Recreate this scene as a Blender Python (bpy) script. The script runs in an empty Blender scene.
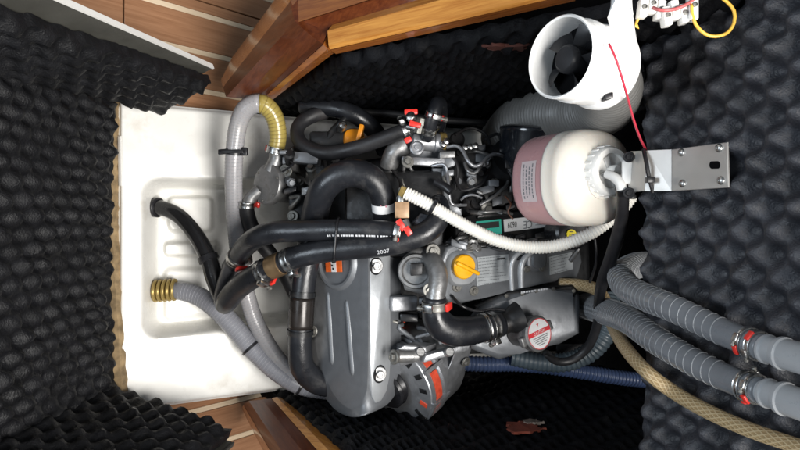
import bpy, bmesh, math, random
from mathutils import Vector, Matrix, noise
random.seed(7)
R = math.radians
scene = bpy.context.scene
COL = scene.collection

# ------------------------------------------------------------------ frame
# Measuring frame: x right, y up, z towards the viewer, viewer at the origin.
# The boat's true up is tilted PHI out of the picture (looking down at the
# engine) and the photograph was taken with the phone on its side.
PHI = R(41)
EYE = Vector((0.0, -0.78, 0.98))
cs, sn = math.cos(PHI), math.sin(PHI)
B2W = Matrix(((0, -1, 0), (sn, 0, -cs), (cs, 0, sn)))
UP = Vector((cs, 0, sn)); AFT = Vector((sn, 0, -cs)); LAT = Vector((0, 1, 0))
def W(v): return B2W @ Vector(v) + EYE
F = 600.0
def P(px, py, d): return Vector(((px - 400) * d / F, (225 - py) * d / F, -d))
def L(px, d): return px * d / F

# ------------------------------------------------------------------ camera
cam_d = bpy.data.cameras.new('camera'); cam = bpy.data.objects.new('camera', cam_d)
COL.objects.link(cam); scene.camera = cam
cam_d.sensor_width = 36; cam_d.lens = 36 * F / 800
cam_d.clip_start = 0.02; cam_d.clip_end = 50
cam.matrix_world = Matrix.Translation(EYE) @ B2W.to_4x4()
scene.render.resolution_x = 1024; scene.render.resolution_y = 576

# ------------------------------------------------------------------ light
world = bpy.data.worlds.new('World'); scene.world = world; world.use_nodes = True
bg = world.node_tree.nodes['Background']
bg.inputs[0].default_value = (0.80, 0.90, 1.0, 1); bg.inputs[1].default_value = 0.21
def area(name, loc, target, size, power, color):
    ld = bpy.data.lights.new(name, 'AREA'); ld.shape = 'DISK'; ld.size = size
    ld.energy = power; ld.color = color
    o = bpy.data.objects.new(name, ld); COL.objects.link(o)
    o.location = W(loc); o.rotation_euler = (W(target) - W(loc)).to_track_quat('-Z', 'Y').to_euler()
    return o
area('companionway_light', (0.88, -0.42, 0.65), (-0.08, -0.02, -1.0), 1.0, 70, (1.0, 0.97, 0.93))
area('lid_fill_light', (-0.90, 0.05, 0.08), (0.37, -0.0, -0.68), 0.6, 10, (0.80, 0.90, 1.0))  # added cool fill for the lid foam, standing in for tray and cabin bounce
scene.view_settings.view_transform = 'Standard'; scene.view_settings.look = 'None'
scene.view_settings.gamma = 1; scene.view_settings.exposure = 0

# ------------------------------------------------------------------ materials
MATS = {}
def mat(name, col, rough=0.5, metal=0.0, var=0.15, vscale=18, bump=0.0, bscale=120,
        rvar=0.12, spec=0.5, sss=0.0, trans=0.0, coat=0.0, alpha=1.0, dirt=None, dirt_amt=0.0, dscale=9):
    if name in MATS: return MATS[name]
    m = bpy.data.materials.new(name); m.use_nodes = True; nt = m.node_tree; N = nt.nodes; K = nt.links
    b = N['Principled BSDF']
    tc = N.new('ShaderNodeTexCoord')
    n1 = N.new('ShaderNodeTexNoise'); n1.inputs['Scale'].default_value = vscale; n1.inputs['Detail'].default_value = 6
    K.new(tc.outputs['Object'], n1.inputs['Vector'])
    rmp = N.new('ShaderNodeValToRGB')
    c = Vector(col)
    rmp.color_ramp.elements[0].position = 0.3; rmp.color_ramp.elements[1].position = 0.72
    rmp.color_ramp.elements[0].color = (*[max(0, x * (1 - var)) for x in c], 1)
    rmp.color_ramp.elements[1].color = (*[min(1, x * (1 + var)) for x in c], 1)
    K.new(n1.outputs['Fac'], rmp.inputs['Fac'])
    out = rmp.outputs['Color']
    if dirt:
        n3 = N.new('ShaderNodeTexNoise'); n3.inputs['Scale'].default_value = dscale; n3.inputs['Detail'].default_value = 9
        n3.inputs['Roughness'].default_value = 0.65
        K.new(tc.outputs['Object'], n3.inputs['Vector'])
        r3 = N.new('ShaderNodeValToRGB'); r3.color_ramp.elements[0].position = 0.56; r3.color_ramp.elements[1].position = 0.74
        r3.color_ramp.elements[0].color = (0, 0, 0, 1); r3.color_ramp.elements[1].color = (dirt_amt,) * 3 + (1,)
        K.new(n3.outputs['Fac'], r3.inputs['Fac'])
        mx = N.new('ShaderNodeMix'); mx.data_type = 'RGBA'
        K.new(r3.outputs['Color'], mx.inputs[0]); K.new(out, mx.inputs[6]); mx.inputs[7].default_value = (*dirt, 1)
        out = mx.outputs[2]
    K.new(out, b.inputs['Base Color'])
    mr = N.new('ShaderNodeMapRange'); mr.inputs[3].default_value = max(0.03, rough - rvar); mr.inputs[4].default_value = min(1, rough + rvar)
    mr.inputs[1].default_value = 0.3; mr.inputs[2].default_value = 0.7
    n2 = N.new('ShaderNodeTexNoise'); n2.inputs['Scale'].default_value = vscale * 2.3; n2.inputs['Detail'].default_value = 4
    K.new(tc.outputs['Object'], n2.inputs['Vector']); K.new(n2.outputs['Fac'], mr.inputs[0]); K.new(mr.outputs[0], b.inputs['Roughness'])
    b.inputs['Metallic'].default_value = metal
    b.inputs['Specular IOR Level'].default_value = spec
    b.inputs['Coat Weight'].default_value = coat; b.inputs['Coat Roughness'].default_value = 0.12
    if sss:
        b.inputs['Subsurface Weight'].default_value = sss; b.inputs['Subsurface Radius'].default_value = (0.03, 0.02, 0.015)
        b.inputs['Subsurface Scale'].default_value = 0.6
    b.inputs['Transmission Weight'].default_value = trans
    b.inputs['Alpha'].default_value = alpha
    if bump:
        n4 = N.new('ShaderNodeTexNoise'); n4.inputs['Scale'].default_value = bscale; n4.inputs['Detail'].default_value = 5
        K.new(tc.outputs['Object'], n4.inputs['Vector'])
        bp = N.new('ShaderNodeBump'); bp.inputs['Strength'].default_value = bump; bp.inputs['Distance'].default_value = 0.0012
        K.new(n4.outputs['Fac'], bp.inputs['Height']); K.new(bp.outputs['Normal'], b.inputs['Normal'])
    MATS[name] = m
    return m

def braid_mat(name, c1, c2, nu, nv, rough=0.4):
    m = bpy.data.materials.new(name); m.use_nodes = True; nt = m.node_tree; N = nt.nodes; K = nt.links
    b = N['Principled BSDF']; uv = N.new('ShaderNodeUVMap'); sep = N.new('ShaderNodeSeparateXYZ'); K.new(uv.outputs[0], sep.inputs[0])
    def M(op, a, c):
        n = N.new('ShaderNodeMath'); n.operation = op
        for i, v in enumerate((a, c)):
            if v is None: continue
            if isinstance(v, (int, float)): n.inputs[i].default_value = v
            else: K.new(v, n.inputs[i])
        return n.outputs[0]
    a = M('MULTIPLY', sep.outputs[0], 6.2832 * nu); v = M('MULTIPLY', sep.outputs[1], nv)
    s1 = M('SINE', M('ADD', a, v), None); s2 = M('SINE', M('SUBTRACT', a, v), None)
    h = M('MAXIMUM', s1, s2)
    r = N.new('ShaderNodeValToRGB'); r.color_ramp.elements[0].position = 0.55; r.color_ramp.elements[1].position = 0.95
    r.color_ramp.elements[0].color = (*c1, 1); r.color_ramp.elements[1].color = (*c2, 1)
    K.new(h, r.inputs[0]); K.new(r.outputs[0], b.inputs['Base Color']); b.inputs['Roughness'].default_value = rough
    bp = N.new('ShaderNodeBump'); bp.inputs['Strength'].default_value = 0.35; bp.inputs['Distance'].default_value = 0.001
    K.new(h, bp.inputs['Height']); K.new(bp.outputs[0], b.inputs['Normal'])
    return m

def wood_mat(name, c1, c2, rough, coat, axis, scale=14, stretch=14, band=0.0):
    """grain running along `axis` (measuring-frame vector)"""
    m = bpy.data.materials.new(name); m.use_nodes = True; nt = m.node_tree; N = nt.nodes; K = nt.links
    b = N['Principled BSDF']; tc = N.new('ShaderNodeTexCoord')
    a = (B2W @ Vector(axis)).normalized(); o1 = a.orthogonal().normalized(); o2 = a.cross(o1)
    comb = N.new('ShaderNodeCombineXYZ')
    for i, (v, s) in enumerate(((a, 1.0), (o1, stretch), (o2, stretch))):
        d = N.new('ShaderNodeVectorMath'); d.operation = 'DOT_PRODUCT'; d.inputs[1].default_value = v * s
        K.new(tc.outputs['Object'], d.inputs[0]); K.new(d.outputs['Value'], comb.inputs[i])
    oi = N.new('ShaderNodeObjectInfo'); ad = N.new('ShaderNodeVectorMath'); ad.operation = 'ADD'
    sc = N.new('ShaderNodeMath'); sc.operation = 'MULTIPLY'; sc.inputs[1].default_value = 37.0
    K.new(oi.outputs['Random'], sc.inputs[0]); K.new(comb.outputs[0], ad.inputs[0]); K.new(sc.outputs[0], ad.inputs[1])
    n1 = N.new('ShaderNodeTexNoise'); n1.inputs['Scale'].default_value = scale; n1.inputs['Detail'].default_value = 8
    n1.inputs['Roughness'].default_value = 0.6; n1.inputs['Distortion'].default_value = 0.6
    K.new(ad.outputs[0], n1.inputs['Vector'])
    r = N.new('ShaderNodeValToRGB'); r.color_ramp.elements[0].position = 0.32; r.color_ramp.elements[1].position = 0.7
    r.color_ramp.elements[0].color = (*c1, 1); r.color_ramp.elements[1].color = (*c2, 1)
    K.new(n1.outputs['Fac'], r.inputs[0]); K.new(r.outputs[0], b.inputs['Base Color'])
    b.inputs['Roughness'].default_value = rough; b.inputs['Coat Weight'].default_value = coat; b.inputs['Specular IOR Level'].default_value = 0.3; b.inputs['Coat Roughness'].default_value = 0.15
    bp = N.new('ShaderNodeBump'); bp.inputs['Strength'].default_value = 0.02; bp.inputs['Distance'].default_value = 0.001
    K.new(n1.outputs['Fac'], bp.inputs['Height']); K.new(bp.outputs[0], b.inputs['Normal'])
    return m

RUB = lambda: mat('black_rubber', (0.012, 0.013, 0.016), 0.36, var=0.3, bump=0.25, bscale=240, dirt=(0.075, 0.072, 0.070), dirt_amt=0.5, dscale=26)
RUBC = lambda: mat('matt_black_rubber', (0.016, 0.016, 0.018), 0.5, var=0.3, bump=0.15, bscale=220, dirt=(0.07, 0.06, 0.055), dirt_amt=0.4)
PLAS = lambda: mat('black_plastic', (0.014, 0.014, 0.016), 0.32, var=0.2)
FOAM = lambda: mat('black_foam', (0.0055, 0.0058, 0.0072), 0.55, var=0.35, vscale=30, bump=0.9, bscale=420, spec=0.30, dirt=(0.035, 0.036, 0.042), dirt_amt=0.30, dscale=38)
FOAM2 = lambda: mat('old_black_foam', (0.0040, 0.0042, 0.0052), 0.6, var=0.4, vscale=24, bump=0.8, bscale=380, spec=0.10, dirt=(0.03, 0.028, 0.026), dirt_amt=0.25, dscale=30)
FOAM3 = lambda: mat('lit_lid_foam', (0.024, 0.0258, 0.033), 0.55, var=0.35, vscale=30, bump=1.0, bscale=420, spec=0.7, dirt=(0.08, 0.085, 0.10), dirt_amt=0.30, dscale=45)  # lid copy of the black foam, base lightened for its light; random dust specks
GEL = lambda: mat('white_gelcoat', (0.80, 0.79, 0.75), 0.32, var=0.05, vscale=9, bump=0.05, bscale=60, dirt=(0.36, 0.29, 0.19), dirt_amt=0.42, dscale=11)
PAINT = lambda: mat('engine_grey_paint', (0.165, 0.174, 0.187), 0.42, 0.35, var=0.06, vscale=25, bump=0.10, bscale=330, dirt=(0.07, 0.07, 0.07), dirt_amt=0.35, dscale=26)
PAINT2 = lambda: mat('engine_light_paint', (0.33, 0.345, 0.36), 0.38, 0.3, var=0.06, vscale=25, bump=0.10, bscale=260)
DARK = lambda: mat('engine_dark_paint', (0.018, 0.0185, 0.020), 0.42, 0.4, var=0.35, vscale=30, bump=0.25, bscale=160, dirt=(0.08, 0.06, 0.045), dirt_amt=0.5, dscale=20)
ALU = lambda: mat('cast_aluminium', (0.42, 0.43, 0.45), 0.40, 0.75, var=0.12, vscale=40, bump=0.22, bscale=300, dirt=(0.15, 0.14, 0.13), dirt_amt=0.5, dscale=22)
ALUD = lambda: mat('dirty_cast_metal', (0.26, 0.26, 0.26), 0.45, 0.7, var=0.25, vscale=45, bump=0.3, bscale=260, dirt=(0.10, 0.075, 0.05), dirt_amt=0.7, dscale=25)
STEEL = lambda: mat('stainless_steel', (0.50, 0.50, 0.49), 0.32, 1.0, var=0.06, vscale=60)
BRUSH = lambda: mat('brushed_steel_plate', (0.60, 0.58, 0.55), 0.42, 0.6, var=0.05, vscale=14, bump=0.03, bscale=400)
BOLT = lambda: mat('zinc_bolt', (0.20, 0.195, 0.18), 0.5, 0.7, var=0.2, vscale=90)
BRASS = lambda: mat('brass', (0.40, 0.29, 0.10), 0.42, 0.6, var=0.2, vscale=60)
COPPER = lambda: mat('tan_fitting', (0.34, 0.21, 0.115), 0.45, 0.15, var=0.2, vscale=60)
RED = lambda: mat('red_plastic', (0.72, 0.035, 0.025), 0.35, var=0.15, vscale=50)
REDC = lambda: mat('red_varnish_winding', (0.62, 0.075, 0.035), 0.45, var=0.25, vscale=120, bump=0.3, bscale=400)
YEL = lambda: mat('yellow_plastic', (0.83, 0.40, 0.008), 0.38, var=0.06, vscale=50)
ORA = lambda: mat('orange_plastic', (0.70, 0.25, 0.01), 0.4, var=0.1, vscale=50)
WHITE = lambda: mat('white_plastic', (0.80, 0.79, 0.76), 0.30, var=0.04, vscale=20, bump=0.02)
WHOSE = lambda: mat('white_corrugated_plastic', (0.78, 0.76, 0.70), 0.38, var=0.06, vscale=30)
PAPER = lambda: mat('white_label', (0.74, 0.74, 0.74), 0.45, var=0.06, vscale=60)
PLATE = lambda: mat('metal_nameplate', (0.50, 0.53, 0.55), 0.42, 0.35, var=0.08, vscale=60)
INK = lambda: mat('black_ink', (0.03, 0.03, 0.03), 0.6, var=0.1)
INKG = lambda: mat('grey_ink', (0.16, 0.17, 0.18), 0.6, var=0.1)
INKW = lambda: mat('white_ink', (0.55, 0.56, 0.58), 0.6, var=0.25, vscale=160)
INKR = lambda: mat('red_ink', (0.62, 0.04, 0.05), 0.5, var=0.1)
TEAL = lambda: mat('teal_label', (0.05, 0.50, 0.38), 0.4, var=0.06)
GREY = lambda: mat('grey_pvc', (0.36, 0.37, 0.38), 0.36, var=0.06, vscale=30)
GREYH = lambda: mat('grey_hose_plastic', (0.19, 0.20, 0.215), 0.33, var=0.10, vscale=18, dirt=(0.12, 0.11, 0.10), dirt_amt=0.4)
SPIR = lambda: mat('pale_spiral', (0.30, 0.31, 0.32), 0.35, var=0.08)
CLEAR = lambda: mat('clear_vinyl', (0.33, 0.32, 0.33), 0.22, var=0.08, vscale=20, sss=0.15, dirt=(0.40, 0.38, 0.32), dirt_amt=0.5)
OLIVE = lambda: mat('yellowed_vinyl', (0.36, 0.28, 0.075), 0.25, var=0.2, vscale=16, dirt=(0.15, 0.11, 0.03), dirt_amt=0.6)
BLUE = lambda: mat('blue_corrugated', (0.045, 0.068, 0.14), 0.38, var=0.15)
TEALH = lambda: mat('slate_corrugated', (0.060, 0.080, 0.095), 0.4, var=0.2)
DUCT = lambda: mat('grey_duct', (0.15, 0.147, 0.14), 0.45, var=0.10, vscale=24)
PLY = lambda: mat('raw_plywood_edge', (0.27, 0.19, 0.10), 0.8, var=0.45, vscale=60, bump=0.5, bscale=160, dirt=(0.07, 0.05, 0.03), dirt_amt=0.7, dscale=40)
GBOARD = lambda: mat('grey_painted_board', (0.065, 0.064, 0.055), 0.6, var=0.12, vscale=20, bump=0.1)
BILGE = lambda: mat('dark_bilge', (0.004, 0.004, 0.0045), 0.9, var=0.4, spec=0.05)

# ------------------------------------------------------------------ object builders
WC = {}
def finish(o, kw, parent):
    for k in ('label', 'category', 'group', 'kind'):
        if kw.get(k): o[k] = kw[k]
def build(name, bm, m, parent=None, sharp=38, doubles=True, recalc=True, **kw):
    if doubles: bmesh.ops.remove_doubles(bm, verts=bm.verts, dist=1e-6)
    if recalc: bmesh.ops.recalc_face_normals(bm, faces=bm.faces)
    a = R(sharp)
    for e in bm.edges:
        e.smooth = not (len(e.link_faces) == 2 and e.calc_face_angle(0) > a)
    for f in bm.faces: f.smooth = True
    me = bpy.data.meshes.new(name)
    n = len(bm.verts)
    c = Vector()
    for v in bm.verts:
        v.co = W(v.co); c += v.co
    c /= max(n, 1)
    for v in bm.verts: v.co -= c
    bm.to_mesh(me); bm.free()
    me.materials.append(m)
    o = bpy.data.objects.new(name, me); COL.objects.link(o)
    WC[o] = c
    if parent is not None:
        o.parent = parent; o.location = c - WC[parent]
    else: o.location = c
    finish(o, kw, parent)
    return o
def thing(name, at, **kw):
    o = bpy.data.objects.new(name, None); COL.objects.link(o); o.empty_display_size = 0.03
    WC[o] = W(at); o.location = WC[o]; finish(o, kw, None); return o

def new(): return bmesh.new()
def catmull(pts, step):
    """pts: list of (Vector, radius) -> dense list"""
    n = len(pts); out = []
    for i in range(n - 1):
        p0 = pts[max(i - 1, 0)]; p1 = pts[i]; p2 = pts[i + 1]; p3 = pts[min(i + 2, n - 1)]
        ln = (p2[0] - p1[0]).length; k = max(1, int(ln / step))
        for j in range(k):
            t = j / k; t2 = t * t; t3 = t2 * t
            f = lambda a, b, c, d: 0.5 * ((2 * b) + (c - a) * t + (2 * a - 5 * b + 4 * c - d) * t2 + (3 * b - a - 3 * c + d) * t3)
            out.append((f(p0[0], p1[0], p2[0], p3[0]), p1[1] + (p2[1] - p1[1]) * t))
    out.append((pts[-1][0].copy(), pts[-1][1]))
    return out
class Path:
    def __init__(s, pts, step=0.006):
        d = catmull(pts, step); s.p = [a for a, _ in d]; s.r = [b for _, b in d]; n = len(s.p)
        s.t = [(s.p[min(i + 1, n - 1)] - s.p[max(i - 1, 0)]).normalized() for i in range(n)]
        s.n = []
        ref = Vector((0, 0, 1)); v = (ref - s.t[0] * ref.dot(s.t[0]))
        if v.length < 0.05: v = s.t[0].orthogonal()
        v.normalize()
        for i in range(n):
            v = v - s.t[i] * v.dot(s.t[i]); v.normalize(); s.n.append(v.copy())
        s.b = [s.t[i].cross(s.n[i]) for i in range(n)]
        s.s = [0.0]
        for i in range(1, n): s.s.append(s.s[-1] + (s.p[i] - s.p[i - 1]).length)
    def at(s, q):
        """frame at arc length q"""
        q = max(0, min(q, s.s[-1])); i = 0
        lo, hi = 0, len(s.s) - 1
        while hi - lo > 1:
            m = (lo + hi) // 2
            if s.s[m] <= q: lo = m
            else: hi = m
        i = lo; den = s.s[i + 1] - s.s[i]; f = (q - s.s[i]) / den if den else 0
        return (s.p[i].lerp(s.p[i + 1], f), s.t[i].lerp(s.t[i + 1], f).normalized(), s.n[i].lerp(s.n[i + 1], f).normalized(),
                s.b[i].lerp(s.b[i + 1], f).normalized(), s.r[i] + (s.r[i + 1] - s.r[i]) * f)
    def near(s, px, py):
        best = min(range(len(s.p)), key=lambda i: (400 + s.p[i].x / -s.p[i].z * F - px) ** 2 + (225 - s.p[i].y / -s.p[i].z * F - py) ** 2)
        return s.s[best]
def path(pts, step=0.006):
    return Path([(P(x, y, d), L(r, d)) for x, y, d, r in pts], step)
def tube(bm, pa, seg=16, rad=None, cap=True, wob=0.0, hollow=0):
    uvl = bm.loops.layers.uv.verify()
    rings = []
    for i in range(len(pa.p)):
        r = pa.r[i]
        if rad: r = rad(pa.s[i], r)
        ring = []
        for k in range(seg):
            a = 2 * math.pi * k / seg
            rr = r
            if wob: rr *= 1 + wob * noise.noise(pa.p[i] * 35 + Vector((k % seg * 0.35, 0, 0)))
            ring.append(bm.verts.new(pa.p[i] + (pa.n[i] * math.cos(a) + pa.b[i] * math.sin(a)) * rr))
        rings.append(ring)
    for i in range(len(rings) - 1):
        for k in range(seg):
            k2 = (k + 1) % seg
            f = bm.faces.new((rings[i][k], rings[i][k2], rings[i + 1][k2], rings[i + 1][k]))
            r0 = pa.r[0]
            for lp, (uu, vv) in zip(f.loops, ((k, i), (k + 1, i), (k + 1, i + 1), (k, i + 1))):
                lp[uvl].uv = (uu / seg, pa.s[vv] / r0)
    if cap:
        for ring, sgn in ((rings[0], -1), (rings[-1], 1)):
            bm.faces.new(ring if sgn > 0 else ring[::-1])
    return bm
def corr(pitch, amp): return lambda s, r: r * (1 + amp * math.cos(2 * math.pi * s / pitch))
def lathe(bm, o, axis, prof, seg=28, sup=2.0, xd=None, a0=0.0, cap=True):
    """prof: list of (radius, height) along axis; sup>2 squares the section"""
    o = Vector(o); axis = Vector(axis).normalized()
    x = (Vector(xd) - axis * Vector(xd).dot(axis)).normalized() if xd is not None else axis.orthogonal().normalized()
    y = axis.cross(x); rings = []
    for r, h in prof:
        if r < 1e-5: rings.append([bm.verts.new(o + axis * h)]); continue
        ring = []
        for k in range(seg):
            a = a0 + 2 * math.pi * k / seg; c, s_ = math.cos(a), math.sin(a)
            q = (abs(c) ** sup + abs(s_) ** sup) ** (-1 / sup)
            ring.append(bm.verts.new(o + axis * h + (x * c + y * s_) * r * q))
        rings.append(ring)
    for A, B in zip(rings, rings[1:]):
        if len(A) == 1 and len(B) == 1: continue
        for k in range(seg):
            k2 = (k + 1) % seg
            if len(A) == 1: bm.faces.new((A[0], B[k2], B[k]))
            elif len(B) == 1: bm.faces.new((A[k], A[k2], B[0]))
            else: bm.faces.new((A[k], A[k2], B[k2], B[k]))
    for ring, fl in ((rings[0], True), (rings[-1], False)):
        if cap and len(ring) > 1: bm.faces.new(ring[::-1] if fl else ring)
    return bm
def obox(bm, c, ax, ay, az, bevel=0.0, seg=2, taper=1.0):
    """box from centre and three half-vectors; taper scales the +az face"""
    c = Vector(c); ax, ay, az = Vector(ax), Vector(ay), Vector(az)
    vs = []
    for k in (-1, 1):
        t = taper if k > 0 else 1
        for i, j in ((-1, -1), (1, -1), (1, 1), (-1, 1)): vs.append(bm.verts.new(c + ax * i * t + ay * j * t + az * k))
    fs = [(0, 3, 2, 1), (4, 5, 6, 7), (0, 1, 5, 4), (1, 2, 6, 5), (2, 3, 7, 6), (3, 0, 4, 7)]
    faces = [bm.faces.new([vs[i] for i in f]) for f in fs]
    if bevel:
        es = {e for f in faces for e in f.edges}
        bmesh.ops.bevel(bm, geom=list(es), offset=bevel, segments=seg, affect='EDGES', profile=0.5)
    return bm
def slab(bm, pts, back, bevel=0.0, seg=3):
    """polygon (list of Vectors) with thickness vector `back`; the front rim is rounded"""
    back = Vector(back)
    A = [bm.verts.new(p) for p in pts]; B = [bm.verts.new(Vector(p) + back) for p in pts]
    n = len(A); f = bm.faces.new(A); bm.faces.new(B[::-1])
    for i in range(n):
        j = (i + 1) % n; bm.faces.new((A[j], A[i], B[i], B[j]))
    if bevel:
        bmesh.ops.bevel(bm, geom=list(f.edges), offset=bevel, segments=seg, affect='EDGES', profile=0.5)
    return bm
def loft(bm, rows, close=False):
    """rows: lists of Vectors of equal length -> quad sheet"""
    V = [[bm.verts.new(p) for p in r] for r in rows]
    for a, b in zip(V, V[1:]):
        n = len(a)
        for i in range(n if close else n - 1):
            j = (i + 1) % n; bm.faces.new((a[i], a[j], b[j], b[i]))
    if close:
        bm.faces.new(V[0][::-1]); bm.faces.new(V[-1])
    return bm
def bolt(parent, o, axis, r, m=None, washer=True, name='bolt', h=0.6):
    bm = new(); axis = Vector(axis).normalized(); z = 0
    if washer:
        lathe(bm, o, axis, [(r * 1.75, -r * 0.2), (r * 1.75, r * 0.2), (r * 1.6, r * 0.3), (r * 1.02, r * 0.3)], 20); z = r * 0.28
    lathe(bm, Vector(o) + axis * z, axis, [(r, -0.001), (r, r * h), (r * 0.86, r * (h + 0.16)), (r * 0.5, r * (h + 0.16)), (r * 0.46, r * (h + 0.05)), (0, r * (h + 0.05))], 6, a0=random.random())
    return build(name, bm, m or BOLT(), parent, sharp=30)
def hose(name, pts, m, label=None, category='hose', seg=16, step=0.006, rad=None, parent=None, wob=0.0, group=None, sharp=60):
    pa = path(pts, step); bm = new(); tube(bm, pa, seg, rad, wob=wob)
    o = build(name, bm, m, parent, sharp=sharp, doubles=False, recalc=False, label=label, category=category if parent is None else None, group=group)
    return o, pa
def clamp(parent, pa, s, ang, width=0.011, red=True, redang=0.9, band=None, name='hose_clamp', tipside=1):
    """worm-drive clamp round a hose path at arc length s; ang = angle of the screw housing"""
    p, t, n, b, r = pa.at(s); r *= 1.05; k = (-p.z) ** 1.3; w = width / 2 * k
    bm = new()
    lathe(bm, p, t, [(r * 0.98, -w), (r + 0.0012, -w), (r + 0.0016, -w * 0.8), (r + 0.0010, -w * 0.5), (r + 0.0010, w * 0.5), (r + 0.0016, w * 0.8), (r + 0.0012, w), (r * 0.98, w)], 26, xd=n)
    c = build(name, bm, band or STEEL(), parent, sharp=40)
    out = (n * math.cos(ang) + b * math.sin(ang)); tan = t.cross(out)
    bm = new()
    obox(bm, p + out * (r + 0.0045 * k), t * w * 0.95, tan * 0.0085 * k, out * 0.0042 * k, 0.0015 * k)
    build('screw_housing', bm, STEEL(), c)
    bm = new(); q = p + out * (r + 0.006 * k) + tan * 0.007 * k
    lathe(bm, q, tan, [(a_ * k, b_ * k) for a_, b_ in [(0.0028, -0.002), (0.0028, 0.006), (0.0044, 0.006), (0.0044, 0.0105), (0.0032, 0.0118), (0, 0.0108)]], 12)
    build('screw', bm, BOLT(), c)
    if red:
        a2 = ang + redang * tipside
        o2 = (n * math.cos(a2) + b * math.sin(a2)); t2 = t.cross(o2)
        bm = new()
        obox(bm, p + o2 * (r + 0.0040 * k), t * w * 0.95, t2 * 0.0105 * k, o2 * 0.0028 * k, 0.0022 * k)
        build('red_tip', bm, RED(), c)
    return c
def ziptie(parent, p, axis, r, name='cable_tie', w=0.0022, head=None, m=None):
    bm = new(); axis = Vector(axis).normalized()
    lathe(bm, p, axis, [(r * 0.97, -w), (r + 0.0012, -w), (r + 0.0012, w), (r * 0.97, w)], 24)
    if head is not None:
        h = Vector(head); h = (h - axis * h.dot(axis)).normalized()
        obox(bm, Vector(p) + h * (r + 0.002), axis * 0.003, axis.cross(h) * 0.0035, h * 0.0035, 0.0008)
    return build(name, bm, m or PLAS(), parent)
def helix(pa, pitch, off, rr, s0=0.0, s1=None, per=14):
    s1 = s1 or pa.s[-1]; n = int((s1 - s0) / pitch * per); pts = []
    for i in range(n):
        s = s0 + (s1 - s0) * i / n; p, t, nn, b, r = pa.at(s); a = 2 * math.pi * (s - s0) / pitch
        pts.append((p + (nn * math.cos(a) + b * math.sin(a)) * (r + off), rr))
    q = Path.__new__(Path); q.p = [a for a, _ in pts]; q.r = [rr] * len(pts); m = len(pts)
    q.t = [(q.p[min(i + 1, m - 1)] - q.p[max(i - 1, 0)]).normalized() for i in range(m)]
    q.n = []; v = q.t[0].orthogonal().normalized()
    for i in range(m):
        v = v - q.t[i] * v.dot(q.t[i]); v.normalize(); q.n.append(v.copy())
    q.b = [q.t[i].cross(q.n[i]) for i in range(m)]; q.s = [0.0]
    for i in range(1, m): q.s.append(q.s[-1] + (q.p[i] - q.p[i - 1]).length)
    return q
def text_verts(txt, font_size):
    cu = bpy.data.curves.new('txt', 'FONT'); cu.body = txt; cu.size = font_size; cu.resolution_u = 2
    o = bpy.data.objects.new('txt', cu); COL.objects.link(o)
    bpy.context.view_layer.update()
    me = bpy.data.meshes.new_from_object(o.evaluated_get(bpy.context.evaluated_depsgraph_get()))
    vs = [v.co.copy() for v in me.vertices]; fs = [tuple(p.vertices) for p in me.polygons]
    bpy.data.objects.remove(o); bpy.data.curves.remove(cu); bpy.data.meshes.remove(me)
    return vs, fs
def text_flat(parent, name, txt, size, o, ux, uy, m, squeeze=1.0):
    """text with its lower-left corner at o, running along ux, up along uy (measuring frame)"""
    vs, fs = text_verts(txt, size); bm = new(); ux = Vector(ux).normalized(); uy = Vector(uy).normalized()
    V = [bm.verts.new(Vector(o) + ux * v.x * squeeze + uy * v.y) for v in vs]
    for f in fs:
        try: bm.faces.new([V[i] for i in f])
        except ValueError: pass
    return build(name, bm, m, parent, recalc=False, doubles=False)
def text_on_hose(parent, name, txt, size, pa, s0, ang, m, direction=1, squeeze=1.0):
    vs, fs = text_verts(txt, size); bm = new()
    V = []
    for v in vs:
        p, t, n, b, r = pa.at(s0 + direction * v.x * squeeze)
        a = ang - direction * (v.y - size * 0.35) / r
        V.append(bm.verts.new(p + (n * math.cos(a) + b * math.sin(a)) * (r + 0.0006)))
    for f in fs:
        try: bm.faces.new([V[i] for i in f])
        except ValueError: pass
    return build(name, bm, m, parent, recalc=False, doubles=False)
def smooth(a, b, x):
    t = max(0.0, min(1.0, (x - a) / (b - a))); return t * t * (3 - 2 * t)
def plate(parent, name, pts, m, thick=0.0012, bevel=0.0, **kw):
    """thin plate from px,py,d corners"""
    q = [P(*p) for p in pts]; nrm = (q[1] - q[0]).cross(q[2] - q[0]).normalized()
    if nrm.z < 0: nrm = -nrm; 
    bm = new(); slab(bm, q, -nrm * thick, bevel, 2)
    o = build(name, bm, m, parent, **kw); return o, q, nrm

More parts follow.
